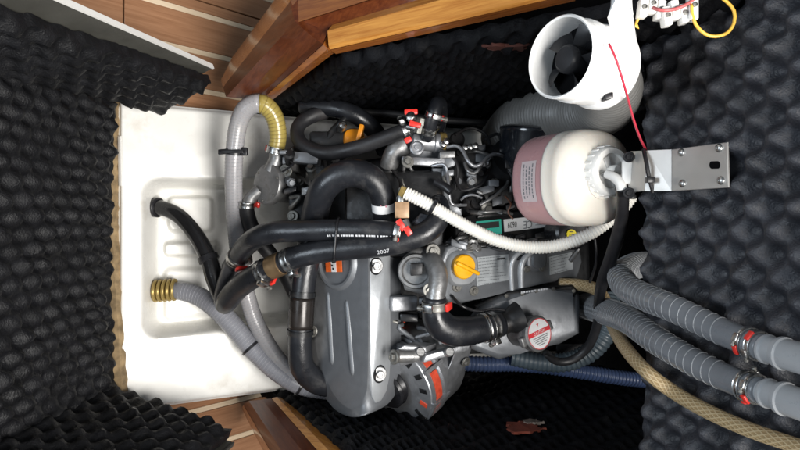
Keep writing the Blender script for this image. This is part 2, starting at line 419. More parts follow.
def foam_sheet(parent, name, c00, c10, c11, c01, m, pitch=0.046, amp=0.010, res=7, ragged=0.006, seed=0, thick=0.012, phase=(0, 0), flip=False, hole=None):
    """egg-crate foam over a bilinear patch (corner Vectors); bumps rise along the patch normal"""
    lu = ((c10 - c00).length + (c11 - c01).length) / 2; lv = ((c01 - c00).length + (c11 - c10).length) / 2
    nu = max(2, int(lu / pitch * res)); nv = max(2, int(lv / pitch * res))
    N = (c10 - c00).cross(c01 - c00).normalized()
    if flip: N = -N
    bm = new(); G = []
    for j in range(nv + 1):
        row = []
        for i in range(nu + 1):
            u, v = i / nu, j / nv
            edge = min(u * lu, (1 - u) * lu, v * lv, (1 - v) * lv)
            p = c00.lerp(c10, u).lerp(c01.lerp(c11, u), v)
            U, V_ = u * lu + phase[0], v * lv + phase[1]
            wv = Vector((U * 6 + seed, V_ * 6, seed * 1.7))
            U += 0.009 * noise.noise(wv * 0.7) + 0.004 * noise.noise(wv * 2); V_ += 0.009 * noise.noise(wv * 0.7 + Vector((9, 3, 1))) + 0.004 * noise.noise(wv * 2 + Vector((2, 7, 5)))
            cc = math.cos(2 * math.pi * U / pitch) * math.cos(2 * math.pi * V_ / pitch)
            h = 0.5 + 0.5 * cc
            h = amp * 2.2 * (h ** 0.9) * (1 + 0.40 * noise.noise(wv * 2.7)) + 0.0028 * noise.noise(Vector((U * 90, V_ * 90, seed))) + 0.006 * noise.noise(wv * 0.9)
            h *= 0.35 + 0.65 * smooth(0, 0.015, edge)
            if edge < 1e-6:
                inw = (c00.lerp(c11, 0.5) - p).normalized()
                p = p + inw * ragged * (noise.noise(Vector((U * 60, V_ * 60, seed + 5))) + 0.35 * math.sin(2 * math.pi * (U + V_) / pitch))
            row.append(bm.verts.new(p + N * h))
        G.append(row)
    for j in range(nv):
        for i in range(nu):
            if hole and hole((i + .5) / nu, (j + .5) / nv): continue
            bm.faces.new((G[j][i], G[j][i + 1], G[j + 1][i + 1], G[j + 1][i]))
    rim = G[0] + [r[-1] for r in G[1:]] + G[-1][-2::-1] + [r[0] for r in G[-2:0:-1]]
    low = [bm.verts.new(v.co - N * (thick + 0.004)) for v in rim]
    n = len(rim)
    for i in range(n):
        j = (i + 1) % n
        bm.faces.new((rim[j], rim[i], low[i], low[j]))
    return build(name, bm, m, parent, sharp=70, doubles=False, recalc=True)
# ================================================================== SETTING
def V(x, y, z): return Vector((x, y, z))
# dark hull behind and under the engine
bm = new()
loft(bm, [[V(-0.62, 0.62, -1.75), V(0.75, 0.62, -1.75)], [V(-0.62, -0.62, -1.75), V(0.75, -0.62, -1.75)]])
loft(bm, [[V(0.62, 0.62, -0.45), V(0.62, -0.62, -0.45)], [V(0.75, 0.62, -1.75), V(0.75, -0.62, -1.75)]])
build('bilge', bm, BILGE(), kind='structure', label='dark hull behind the engine', recalc=False)

# ---- cabin floor: teak planks with pale strips
def S(d, y, h=0.0):
    return V(-0.445 + 0.867 * (d - 1.16), y, -d) + SN * h
SN = V(0.756, 0, 0.655)
TEAK = wood_mat('teak_plank', (0.255, 0.120, 0.058), (0.37, 0.190, 0.100), 0.42, 0.15, S(1.3, 0) - S(1, 0), 9, 22)
HOLLY = wood_mat('pale_holly_strip', (0.58, 0.44, 0.29), (0.72, 0.58, 0.42), 0.45, 0.1, S(1.3, 0) - S(1, 0), 9, 22)
bm = new()
for yc, hy in ((0.49, 0.22), (-0.53, 0.15)): obox(bm, S(1.15 if yc > 0 else 1.245, yc, -0.026), (S(1.37, 0) - S(0.93 if yc > 0 else 1.12, 0)) * 0.5, LAT * hy, SN * 0.008)
floor = build('cabin_floor', bm, BILGE(), kind='structure', label='teak and holly cabin floor beside the engine tray')
def strip_piece(name, y0, y1, d0, d1, h, m):
    bm = new(); obox(bm, (S(d0, 0) + S(d1, 0)) / 2 + LAT * (y0 + y1) / 2 + SN * (h - 0.008), (S(d1, 0) - S(d0, 0)) / 2, LAT * (y1 - y0) / 2, SN * 0.008, 0.0007, 1)
    return build(name, bm, m, floor)
DJ = 1.093
for lo in (0.194, 0.271, 0.348, 0.425, 0.502, 0.579):
    for d0, d1 in ((0.93, DJ - 0.0012), (DJ + 0.0012, 1.37)) if lo > 0.2 else ((1.125, 1.37),):
        strip_piece('plank', lo + 0.0056, lo + 0.077 - 0.0056 - (0.046 if lo == 0.425 else 0), d0, d1, 0.0, TEAK)
        if lo == 0.425: strip_piece('plank', lo + 0.0056 + 0.0225, lo + 0.077 - 0.0056, d0, d1, 0.0, TEAK)
        strip_piece('holly_strip', lo - 0.0052, lo + 0.0052, d0, d1, -0.0006, HOLLY)
for hi in (-0.219, -0.296, -0.373, -0.450, -0.527, -0.604, -0.681):
    strip_piece('plank', hi - 0.077 + 0.0056, hi - 0.0056, 1.10 if hi > -0.37 else 0.86, 1.37, 0.0, TEAK)
    strip_piece('holly_strip', hi - 0.0052, hi + 0.0052, 1.10 if hi > -0.37 else 0.86, 1.37, -0.0006, HOLLY)

# ---- white moulded engine tray
def tray_d(x): return 1.08 + 0.0009 * (x - 118)
def tray_pt(x, v):
    """v 0..1 from the upper edge to the lower edge"""
    d = tray_d(x)
    yt = 225 - 136 / d; yb = 225 + 205 / d
    y = yt + (yb - yt) * v
    # rounded front corners
    def rbox(x, y, x0, x1, y0, y1, r):
        cx, cy = (x0 + x1) / 2, (y0 + y1) / 2; hx, hy = (x1 - x0) / 2 - r, (y1 - y0) / 2 - r
        qx, qy = abs(x - cx) - hx, abs(y - cy) - hy
        return math.hypot(max(qx, 0), max(qy, 0)) + min(max(qx, qy), 0) - r
    yl = 338 - (x - 150) * 0.10
    s = rbox(x, y, 143, 420, 179, yl, 16)
    dep = 0.070 * smooth(2, -9, s)
    inn = smooth(-8, -16, s)
    # moulded pads and ribs in the bottom of the recess
    pad = smooth(2, -3, rbox(x, y, 163, 210, 195, 232, 7)); dep -= 0.018 * pad * inn
    pad = smooth(2, -3, rbox(x, y, 159, 216, 243, 258, 5)); dep -= 0.018 * pad * inn
    pad = smooth(2, -4, rbox(x, y, 158, 240, 270, 328, 8)); dep -= 0.010 * pad * inn
    dep += 0.010 * smooth(222, 228, x) * smooth(296, 304, y) * 0
    # drop along the outer rim, and a slight hollow near the upper right
    dep += 0.010 * smooth(236, 242, x) * smooth(178, 160, y)
    e = min(x - 117, (y - yt), (yb - y))
    cr = 0.012 * (1 - smooth(0, 7, e)) ** 2
    dep += cr
    dep += 0.0012 * noise.noise(Vector((x * 0.03, y * 0.03, 2)))
    return P(x, y, d) - V(0.22, 0, 0.975) * dep
bm = new(); rows = []
xs = [117 + 0.7 * i for i in range(10)] + [124 + 1.3 * i for i in range(161)] + [335 + 12 * i for i in range(18)]
for i in range(241):
    v = i / 240
    r = []
    for x in xs:
        xx = x
        c = 9.0; yy = v * 341
        k = min(yy, 341 - yy)
        if k < c: xx = x + (c - math.sqrt(max(0, c * c - (c - k) ** 2))) * (1 - smooth(117, 140, x))
        r.append(tray_pt(xx, v))
    rows.append(r)
loft(bm, rows)
edge = [rw[0] for rw in rows]
loft(bm, [edge, [p - V(0.02, 0, 0.10) for p in edge]])
for rw in (rows[0], rows[-1]): loft(bm, [rw, [p - V(0.0, 0, 0.12) for p in rw]])
tray = build('engine_tray', bm, GEL(), sharp=50, recalc=False, label='white moulded engine tray with a sunken well in front of the engine', category='tray')
# bright edge strips let into the front rim
for y0, y1, x0, x1 in ((136, 186, 119.5, 120.5), (335, 379, 121.0, 122.2)):
    bm = new()
    slab(bm, [P(x0 - 2, y0, 1.086), P(x1, y0, 1.0815), P(x1 + 0.8, y1, 1.0815), P(x0 - 1.2, y1, 1.086)], V(0, 0, -0.006), 0.0008, 2)
    build('edge_strip', bm, WHITE(), tray)

# ---- hatch box lying open beside the tray, lined with egg-crate foam
XP = -0.507
hatch = thing('hatch_cover', V(-0.55, -0.05, -1.09), label='open hatch cover lined with black egg-crate foam beside the white tray', category='hatch')
bm = new(); obox(bm, V(XP - 0.035, -0.047, -0.82), V(0.009, 0, 0), V(0, 0.262, 0), V(0, 0, 0.262), 0.002); build('board', bm, PLY(), hatch)
# raw edge of board and old foam backing towards the tray
bm = new(); rows = []
for i in range(70):
    t = i / 69; y = 0.232 - 0.58 * t
    w = 0.004 * noise.noise(V(y * 30, 3, 1)) + 0.003 * noise.noise(V(y * 110, 1, 1))
    xr = P(119 + 10 * smooth(0.35, 1.0, t), 0, 1.088).x - 0.002 + w
    rows.append([V(XP - 0.026, y, -1.075), V(xr - 0.004, y, -1.074 + w), V(xr, y, -1.082), V(xr, y, -1.10), V(XP - 0.026, y, -1.105)])
loft(bm, rows, close=True); build('board_edge', bm, PLY(), hatch, sharp=50)
foam_sheet(hatch, 'foam_lining', V(XP - 0.014, -0.312, -1.076), V(XP - 0.014, 0.226, -1.076), V(XP - 0.016, 0.226, -0.57), V(XP - 0.016, -0.312, -0.57), FOAM(), seed=1, ragged=0.007, amp=0.0095)
# upper side board and foam
A0, A1, TIP, RIM0 = V(XP - 0.03, 0.196, -0.56), V(-0.470, 0.229, -1.14), V(-0.327, 0.270, -1.05), V(-0.408, 0.244, -0.56)
nb = (A1 - A0).cross(RIM0 - A0).normalized()
if nb.y > 0: nb = -nb
def side_board(name, A0, A1, TIP, RIM0, nb, gap0, gap1, sd):
    bm = new(); slab(bm, [A0 - nb * 0.004, A1 - nb * 0.004, TIP - nb * 0.004, RIM0 - nb * 0.004], -nb * 0.007, 0.001, 1)
    b = build('side_board', bm, GBOARD(), hatch)
    bm = new(); e = (TIP - RIM0).normalized(); o = (RIM0 - A0).normalized()
    slab(bm, [RIM0 + o * 0.0002 - nb * 0.003, TIP + o * 0.0002 - nb * 0.003, TIP + o * 0.0035 - nb * 0.003, RIM0 + o * 0.0035 - nb * 0.003], -nb * 0.008)
    build('edge_band', bm, WHITE() if sd == 4 else GBOARD(), b)  # upper band is white to paint in the light on the board's edge
    R0 = RIM0.lerp(A0, gap0); T1 = TIP.lerp(A1, gap1)
    foam_sheet(hatch, 'foam_lining', A0 + nb * 0.012, A1 + nb * 0.012, T1 + nb * 0.012, R0 + nb * 0.012, FOAM(), seed=sd, flip=((A1 - A0).cross(R0 - A0).dot(nb) < 0), ragged=0.006, amp=0.009)
side_board('u', A0, A1, TIP, RIM0, nb, 0.30, 0.10, 4)
B0, B1, BT, BR = V(XP - 0.03, -0.288, -0.60), V(-0.528, -0.308, -1.085), V(-0.290, -0.374, -1.045), V(-0.33, -0.364, -0.60)
nb2 = (B1 - B0).cross(BR - B0).normalized()
if nb2.y < 0: nb2 = -nb2
side_board('l', B0, B1, BT, BR, nb2, 0.04, 0.04, 9)

# ---- foam lined side walls
YW, YB = 0.245, -0.352
wall_u = thing('foam_lined_wall', V(0.1, YW, -1.45), label='dark foam lined side wall behind the blower fan and air filter', category='wall')
bm = new(); slab(bm, [V(-0.40, YW + 0.02, -1.5), V(0.55, YW + 0.02, -1.5), V(0.48, YW + 0.02, -0.60), V(-0.07, YW + 0.02, -0.93)], LAT * 0.02); build('board', bm, BILGE(), wall_u)
foam_sheet(wall_u, 'foam_lining', V(-0.40, YW, -1.45), V(0.52, YW, -1.45), V(0.47, YW, -0.56), V(-0.085, YW, -0.89), FOAM2(), seed=13, flip=False, amp=0.009, res=6)
wall_l = thing('foam_lined_wall', V(0.1, YB, -1.45), label='dark foam lined side wall below the alternator with a torn patch', category='wall')
bm = new(); slab(bm, [V(-0.40, YB - 0.02, -1.5), V(0.55, YB - 0.02, -1.5), V(0.48, YB - 0.02, -0.60), V(-0.07, YB - 0.02, -0.97)], LAT * -0.02); build('board', bm, BILGE(), wall_l)
foam_sheet(wall_l, 'foam_lining', V(-0.40, YB, -1.45), V(0.52, YB, -1.45), V(0.47, YB, -0.56), V(-0.08, YB, -0.93), FOAM2(), seed=17, flip=True, amp=0.009, res=6)
def torn(parent, cx, cz, y, sgn, outline, m, name):
    bm = new(); n = 44; top = []
    for k in range(n):
        a = 2 * math.pi * k / n; r = 0.9 + 0.55 * noise.noise(V(math.cos(a) * 2, math.sin(a) * 2, cx * 9)) + 0.30 * noise.noise(V(math.cos(a) * 7, math.sin(a) * 7, cx * 9))
        top.append(V(cx + outline[0] * r * math.cos(a), y + sgn * (0.005 * noise.noise(V(math.cos(a) * 3, math.sin(a) * 3, 4)) - 0.004), cz + outline[1] * r * math.sin(a)))
    slab(bm, top, LAT * -0.004 * sgn, 0.001, 1); return build(name, bm, m, parent)
RPR = mat('red_primer', (0.17, 0.035, 0.018), 0.85, var=0.3, vscale=50)
RBF = mat('torn_foam_back', (0.16, 0.13, 0.11), 0.8, var=0.4, vscale=60)
q = P(524, 424, 1.0) * (abs(YB + 0.022) / abs(P(524, 424, 1.0).y))
torn(wall_l, q.x, q.z, YB + 0.022, 1, (0.033, 0.028), RPR, 'torn_patch')
torn(wall_l, q.x + 0.018, q.z - 0.022, YB + 0.024, 1, (0.017, 0.010), RBF, 'torn_flap')
q = P(508, 52, 1.0) * (abs(YW - 0.020) / abs(P(508, 52, 1.0).y))
torn(wall_u, q.x, q.z, YW - 0.020, -1, (0.03, 0.013), mat('dull_red_primer', (0.06, 0.014, 0.008), 0.8, var=0.3), 'torn_patch')

# ---- foam lined lid on the right
lid = thing('engine_box_lid', P(655, 400, 0.80), label='engine box lid lined with black egg-crate foam behind the steel bracket', category='lid')
LX = lambda d: 0.3375 - 0.35 * (d - 0.75)
def LP(d, y, h=0.0): return V(LX(d), y, -d) + LN * h
LN = V(-0.944, 0, 0.330)
bm = new(); slab(bm, [LP(0.79, -0.44, -0.015), LP(0.42, -0.44, -0.015), LP(0.42, 0.44, -0.015), LP(0.79, 0.44, -0.015)], -LN * 0.018); build('board', bm, PLY(), lid)
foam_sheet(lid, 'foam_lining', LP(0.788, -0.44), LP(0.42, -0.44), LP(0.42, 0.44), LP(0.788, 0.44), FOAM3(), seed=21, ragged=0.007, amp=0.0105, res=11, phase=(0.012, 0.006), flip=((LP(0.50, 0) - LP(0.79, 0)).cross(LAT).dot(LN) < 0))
def lid_at(px, py, h):
    """point where the sight line px,py meets the lid plane raised by h"""
    r = P(px, py, 1.0); o = LP(0.75, 0, h); t = o.dot(LN) / r.dot(LN); return r * t

# ---- varnished mahogany frame of the opening
MAH = wood_mat('varnished_mahogany', (0.075, 0.017, 0.006), (0.150, 0.040, 0.012), 0.36, 0.12, P(328, 50, .83) - P(272, 99, 1.12), 10, 20)
MAHY = wood_mat('lit_mahogany_rail', (0.36, 0.13, 0.024), (0.62, 0.29, 0.065), 0.25, 0.6, P(530, 0, 0.66) - P(328, 48, 0.83), 10, 20)  # yellower, lighter copy of the mahogany; light on the strip put into its colour
MAHO = wood_mat('varnished_mahogany_edge', (0.24, 0.065, 0.012), (0.44, 0.15, 0.03), 0.22, 0.7, P(530, 0, 0.66) - P(328, 48, 0.83), 10, 20)
def moulding(parent, name, m, A, B, back, nseg=10, ext=1.0):
    """loft a strip profile A -> B (lists of px,py,d) with a thick back"""
    bm = new(); rows = []
    a = [P(*q) for q in A]; b = [P(*q) for q in B]; bk = Vector(back)
    b = [p + (q - p) * ext for p, q in zip(a, b)]
    a = a + [a[-1] + bk, a[0] + bk]; b = b + [b[-1] + bk, b[0] + bk]
    rows = [[p.lerp(q, t / nseg) for p, q in zip(a, b)] for t in range(nseg + 1)]
    loft(bm, rows, close=True)
    es = [e for e in bm.edges if len(e.link_faces) == 2 and e.calc_face_angle(0) > 0.25 and e.calc_length() > 0.004]
    bmesh.ops.bevel(bm, geom=es, offset=0.0016, segments=2, affect='EDGES')
    return build(name, bm, m, parent, sharp=30)
fr = thing('door_frame', P(250, 99, 1.14), label='varnished mahogany frame around the engine opening, beside the clear arched hose', category='frame')
moulding(fr, 'jamb', MAH, [(223.5, 88, 1.085), (226, 97, 1.07), (244, 99, 1.075), (256, 99, 1.10), (262, 99, 1.085)],
         [(290, 3, .90), (295, 22, .86), (304, 30, .845), (318, 41, .86), (323, 44, .845)], V(0.012, 0.055, -0.03))
moulding(fr, 'inner_edge', MAHO, [(262.4, 99, 1.090), (268, 99.5, 1.092), (273, 99.5, 1.11)],
         [(323.4, 44.4, .850), (327.5, 49, .852), (334, 53, .88)], V(0.012, 0.05, -0.03))
moulding(fr, 'outer_edge', MAHO, [(221, 80, 1.13), (223, 87.5, 1.095)], [(287, -8, .93), (289.7, 2.6, .905)], V(0.012, 0.05, -0.03))
moulding(fr, 'top_rail', MAHO, [(291, 1, .90), (297, 22.5, .862)], [(560, -90, .70), (565, -62, .66)], V(0.02, 0.05, -0.03))
moulding(fr, 'middle_rail', MAH, [(297.4, 23, .868), (304, 30, .876), (326.5, 31, .868)], [(565.5, -61, .668), (566, -52, .676), (570, -36, .668)], V(0.02, 0.05, -0.03))
moulding(fr, 'lower_rail', MAHY, [(327.5, 31, .845), (328.5, 45, .843), (330, 49.5, .848)], [(571, -36, .655), (572, -9.5, .652), (573, -6, .656)], V(0.02, 0.04, -0.03))
moulding(fr, 'bottom_lip', MAHO, [(330.5, 50, .858), (336, 54, .875)], [(573, -5.4, .664), (575, 1, .685)], V(0.02, 0.04, -0.03))
fr2 = thing('door_frame', P(262, 399, 1.2), label='varnished mahogany frame post by the floor planks under the belt cover', category='frame')
moulding(fr2, 'jamb', MAH, [(243.5, 404, 1.20), (249, 401, 1.16), (262, 399.5, 1.15), (271, 398.5, 1.165)],
         [(287, 478, .92), (297, 474, .89), (318, 471, .88), (333, 469, .895)], V(0.012, -0.06, -0.03), ext=1.9)
moulding(fr2, 'inner_edge', MAHY, [(271.6, 398.2, 1.165), (277, 397, 1.16), (281, 397.5, 1.18)],
         [(333.6, 468.6, .895), (345, 467, .888), (366, 466, .905)], V(0.012, -0.05, -0.03), ext=1.9)
moulding(fr2, 'outer_edge', MAHO, [(242, 409, 1.215), (243.2, 404.6, 1.205)], [(283, 488, .94), (286.4, 478.5, .925)], V(0.012, -0.05, -0.03), ext=1.9)
# ================================================================== ENGINE
eng = thing('engine', P(430, 250, 1.30), label='grey marine diesel engine with belt cover and yellow oil cap in the white tray', category='engine')
# ---- block and sump, mostly hidden
bm = new()
slab(bm, [P(318, 165, 1.16), P(440, 150, 1.18), P(590, 165, 1.22), P(592, 300, 1.22), P(560, 352, 1.20), P(450, 355, 1.18), P(330, 352, 1.16)], V(-0.02, 0, -0.20), 0.012, 3)
build('engine_block', bm, DARK(), eng)
bm = new(); obox(bm, P(395, 215, 1.09), V(0.085, 0, 0), V(0, 0.075, 0), V(0, 0, 0.07), 0.012); build('timing_case', bm, DARK(), eng)

# ---- belt cover: a deep pressed pan
UF = UP; CFW = -AFT
# front face plane contains UP and LAT; px corners with depth following the tilt
def CF(px, py, h=0.0):
    """point on the cover's front plane under the pixel, raised by h"""
    r = P(px, py, 1.0); o = P(368, 320, 0.985) + CFW * h; return r * (o.dot(CFW) / r.dot(CFW))
out = []
def arc(cx, cy, rx, ry, a0, a1, n):
    return [(cx + rx * math.cos(R(a0 + (a1 - a0) * i / n)), cy - ry * math.sin(R(a0 + (a1 - a0) * i / n))) for i in range(n + 1)]
ctl = [((316, 236), (309, 236)), ((316, 290), (309, 290)), ((315.5, 342), (308, 346)), ((322, 369), (314.5, 374)), ((332, 391), (325, 398)), ((342, 404), (336, 411)),
       ((352, 408.5), (350, 417.5)), ((360.5, 405), (365, 415.5)), ((366, 395), (379, 407)), ((367.6, 377), (388, 392)), ((368, 350), (391, 370)), ((368.2, 290), (391, 290)), ((368.2, 236), (391, 236))]
def cm2(P_, n=6):
    o = []
    for i in range(len(P_) - 1):
        a, b, c, d = P_[max(i - 1, 0)], P_[i], P_[i + 1], P_[min(i + 2, len(P_) - 1)]
        for k in range(n):
            t = k / n
            o.append(tuple(0.5 * (2 * b[q] + (c[q] - a[q]) * t + (2 * a[q] - 5 * b[q] + 4 * c[q] - d[q]) * t * t + (3 * b[q] - a[q] - 3 * c[q] + d[q]) * t ** 3) for q in (0, 1)))
    return o + [P_[-1]]
def CT(px, py, h=0.0):
    r = P(px, py, 1.0); o = CF(368, 320) + UP * (0.0005 + h); return r * (o.dot(UP) / r.dot(UP))
inn_ = [CF(*q) for q in cm2([c[0] for c in ctl])]
def rimpt(q):
    w = smooth(338, 372, q[0]); return CF(q[0], q[1], -0.016).lerp(CT(*q), w)
out_ = [rimpt(q) for q in cm2([c[1] for c in ctl])]
bm = new()
Vi = [bm.verts.new(p) for p in inn_]; Vm = [bm.verts.new(a.lerp(b, 0.5)) for a, b in zip(inn_, out_)]; Vo = [bm.verts.new(p) for p in out_]; Vb = [bm.verts.new(p + AFT * 0.03 - UP * 0.004) for p in out_]
fc = bm.faces.new(Vi)
for A_, B_ in ((Vi, Vm), (Vm, Vo), (Vo, Vb)):
    for k in range(len(A_) - 1): bm.faces.new((A_[k], A_[k + 1], B_[k + 1], B_[k]))
for A_ in (Vi, Vo):
    es = [bm.edges.get((A_[k], A_[k + 1])) for k in range(len(A_) - 1)]
    bmesh.ops.bevel(bm, geom=[e for e in es if e and e.is_valid], offset=0.0038, segments=4, affect='EDGES', profile=0.5)
cover = build('belt_cover', bm, PAINT(), eng, sharp=60)
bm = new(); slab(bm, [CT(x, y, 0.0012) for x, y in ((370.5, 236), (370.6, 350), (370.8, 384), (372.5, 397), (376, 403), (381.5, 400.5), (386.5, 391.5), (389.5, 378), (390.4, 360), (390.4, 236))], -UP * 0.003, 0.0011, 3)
build('flange_lit_strip', bm, PAINT2(), cover)  # thin overlay in lighter paint, giving the flange its lit band by colour
# pressed ribs
for x0, x1, y0, y1 in ((329, 333.5, 290, 366), (347.5, 354, 298, 377)):
    pa = Path([(CF(x0, y0, -0.0035), 0.0055), (CF(x0 * .6 + x1 * .4, y0 + 0.4 * (y1 - y0), -0.0035), 0.0068), (CF(x1, y1, -0.0035), 0.006)], 0.004)
    bm = new(); tube(bm, pa, 14, rad=lambda s, r, L_=pa.s[-1]: r * math.sqrt(max(0.02, 1 - (max(0, 0.012 - min(s, L_ - s)) / 0.012) ** 2)))
    build('pressed_rib', bm, PAINT(), cover, doubles=False)
# round embossed boss under the warning label
bm = new(); c0 = CF(337, 262)
lathe(bm, c0, CFW, [(0.050, -0.002), (0.048, 0.003), (0.044, 0.0065), (0.040, 0.0065), (0.036, 0.003), (0, 0.003)], 44); build('embossed_ring', bm, PAINT(), cover)
q = [CF(325, 256, 0.0065), CF(341, 256, 0.0065), CF(342, 272, 0.0065), CF(326, 272, 0.0065)]
for n_, a_, b_, m_ in (('warning_label', 0, 1, mat('orange_label', (0.75, 0.13, 0.02), 0.5, var=0.2, vscale=120)), ('label_stripe', 0.36, 0.66, PAPER())):
    bm = new(); k = 0.0004 if n_ == 'label_stripe' else 0
    slab(bm, [q[0].lerp(q[1], a_) + CFW * k, q[0].lerp(q[1], b_) + CFW * k, q[3].lerp(q[2], b_) + CFW * k, q[3].lerp(q[2], a_) + CFW * k], AFT * 0.0008)
    build(n_, bm, m_, cover)
for i in range(4):
    bm = new(); a_ = 0.44 + 0.05 * (i % 2)
    obox(bm, q[0].lerp(q[1], a_).lerp(q[3].lerp(q[2], a_), 0.2 + 0.2 * i) + CFW * 0.0007, (q[1] - q[0]) * 0.05, (q[3] - q[0]) * 0.06, CFW * 0.0002)
    build('label_print', bm, INK(), cover)
for px, py in ((376, 266), (379.5, 374)):
    bm = new(); lathe(bm, CT(px, py, 0.0013), UP, [(L(9, 1.0), -0.001), (L(9, 1.0), 0.0008), (0, 0.0008)], 28); build('washer_recess', bm, DARK(), cover)
    bolt(eng, CT(px, py, 0.0036), (UP * .85 + CFW * .5), L(4.2, 1.0), m=ALUD())
bolt(eng, CF(312, 331, 0.004) , V(-0.3, 0, 1), L(3.6, 1.03), washer=True)
bm = new(); obox(bm, CF(310, 333, -0.006), V(0.012, 0, -0.01), V(0, 0.012, 0), V(0.004, 0, 0.006), 0.003); build('cover_bracket', bm, DARK(), eng)

# ---- alternator
ax = (AFT * 0.93 + LAT * 0.30).normalized()
alt_f = P(402, 379, 1.085); alt_o = alt_f - ax * 0.030
r0 = L(44, 1.085)
bm = new()
lathe(bm, alt_f - ax * .022, ax, [(0.02, -0.022), (r0 * 0.40, -0.022), (r0 * 0.44, -0.018), (r0 * 0.38, -0.012), (r0 * 0.44, -0.006), (r0 * 0.42, -0.002)], 40)
build('alternator_fan_ring', bm, PLAS(), eng)
bm = new()
lathe(bm, alt_o, ax, [(r0 * 0.60, 0.0105), (r0 * 0.98, 0.0115), (r0 * 1.02, 0.016), (r0 * 1.02, 0.030), (r0 * 0.95, 0.032), (r0 * 0.95, 0.040), (r0 * 1.01, 0.042), (r0 * 1.0, 0.11), (r0 * 0.93, 0.125), (r0 * 0.55, 0.137), (0, 0.138)], 44)
altb = build('alternator', bm, ALU(), eng, sharp=32)
# red windings behind the windows, with bridging ribs
def around(a): 
    xd = V(0, 0, 1); xd = (xd - ax * xd.dot(ax)).normalized(); yd = ax.cross(xd); return xd * math.cos(a) + yd * math.sin(a)
def altseg(a0, a1, h0, h1, rr, th, m, name, n=8):
    bm = new(); rows = []
    for i in range(n + 1):
        u = around(a0 + (a1 - a0) * i / n)
        rows.append([alt_o + ax * h0 + u * (rr - th), alt_o + ax * h0 + u * rr, alt_o + ax * h1 + u * rr, alt_o + ax * h1 + u * (rr - th)])
    loft(bm, rows, close=True); return build(name, bm, m, altb)
import_sign = 1 if (around(math.pi / 2).y < 0) else -1
for k, (a0, a1) in enumerate(((-0.75, -0.15), (-0.02, 0.62), (0.74, 1.15))):
    altseg(import_sign * a0, import_sign * a1, 0.0225, 0.0395, r0 * 1.035, 0.01, REDC(), 'winding_window')
for k in range(5):
    a = 0.80 + 0.075 * k; altseg(import_sign * a, import_sign * (a + 0.025), 0.021, 0.041, r0 * 1.05, 0.006, ALU(), 'vent_bar', 2)
for a in (-0.08, 0.68):
    altseg(import_sign * (a - 0.035), import_sign * (a + 0.035), 0.012, 0.060, r0 * 1.075, 0.012, ALU(), 'through_rib', 2)
for k in range(7):
    a = -0.9 + 0.42 * k; u0 = around(import_sign * a); bm = new()
    obox(bm, alt_o + ax * 0.0108 + u0 * r0 * 0.80, u0 * r0 * 0.10, ax.cross(u0) * 0.0045, ax * 0.0008, 0.0006, 1); build('front_slot', bm, REDC() if k == 4 else DARK(), altb)
# two stiffening rings
for h in (0.0165, 0.050):
    altseg(-2.2, 2.2, h - 0.003, h + 0.003, r0 * 1.05, 0.006, ALU(), 'housing_ring', 36)
# mounting lug with bolt and adjusting bracket
bm = new()
slab(bm, [P(392, 352, 1.00), P(404, 345, 1.00), P(426, 347, 1.01), P(427, 354, 1.01), P(415, 362, 1.02), P(400, 367, 1.01)], V(0.018, 0, -0.03), 0.004, 3)
build('alternator_bracket', bm, ALU(), eng)
bm = new(); lathe(bm, P(400, 356, 1.0), V(-1, 0.05, 0.35), [(0.011, -0.03), (0.011, 0.004), (0.009, 0.006), (0.009, 0.006), (0, 0.006)], 20); build('bracket_sleeve', bm, ALUD(), eng)
bolt(eng, P(394, 357, 0.985), V(-0.9, 0.1, 0.6), L(4.2, 1.0))
bm = new(); obox(bm, P(445, 352, 1.02), V(0.040, 0.008, -0.012), V(0.002, 0.007, 0), V(0.004, 0, 0.008), 0.004); build('alternator_arm', bm, ALU(), eng)
for px in (420, 449):
    bm = new(); lathe(bm, P(px, 352, 1.005), V(0.2, 0.3, 1), [(0.008, -0.006), (0.008, 0.004), (0.0065, 0.006), (0, 0.006)], 16); build('arm_boss', bm, ALUD(), eng)
bm = new()
slab(bm, [P(455, 352, 1.03), P(472, 347, 1.05), P(468, 360, 1.07), P(458, 378, 1.09), P(446, 392, 1.10), P(440, 388, 1.09)], V(0.004, 0, -0.04), 0.004, 3)
build('alternator_end_frame', bm, ALU(), eng)
bolt(eng, P(466, 362, 1.06), V(0.6, -0.4, 0.7), L(3, 1.06))
# red terminal seen between cover and thermostat
for px, py in ((402, 320), (404, 331)):
    bm = new(); lathe(bm, P(px, py, 1.11), V(0.2, 0.2, 1), [(0.007, -0.01), (0.007, 0.004), (0.004, 0.006), (0, 0.009)], 14); build('red_terminal_boot', bm, REDC(), eng)
bm = new(); obox(bm, P(403, 303, 1.03), V(0.022, 0, -0.01), V(0, 0.013, 0), V(0.004, 0, 0.01), 0.004); build('lifting_lug', bm, ALU(), eng)

# ---- thermostat housing with elbow
bm = new()
slab(bm, [P(402, 258, 1.0), P(410, 250, 1.0), P(425, 247, 1.0), P(436, 245, 1.0), P(441, 254, 1.0), P(444, 280, 1.0), P(437, 294, 1.0), P(425, 296, 1.0), P(404, 290, 1.0), P(400, 275, 1.0)], V(0.012, 0, -0.06), 0.006, 4)
th = build('thermostat_housing', bm, ALUD(), eng)
pa = path([(429, 258, 1.0, 9), (433, 262, .98, 9.5), (437, 270, .968, 9.8), (438, 281, .96, 9.8), (436, 293, .956, 9.8), (435, 306, .955, 9.8)], 0.004)
bm = new(); tube(bm, pa, 22); build('water_elbow', bm, ALUD(), th)
bm = new(); lathe(bm, P(416, 271, .998), V(-0.12, 0.05, 1), [(0.030, -0.02), (0.030, 0.006), (0.0275, 0.010), (0.0235, 0.010), (0.021, 0.005), (0, 0.005)], 36); build('cast_rim', bm, ALUD(), th)
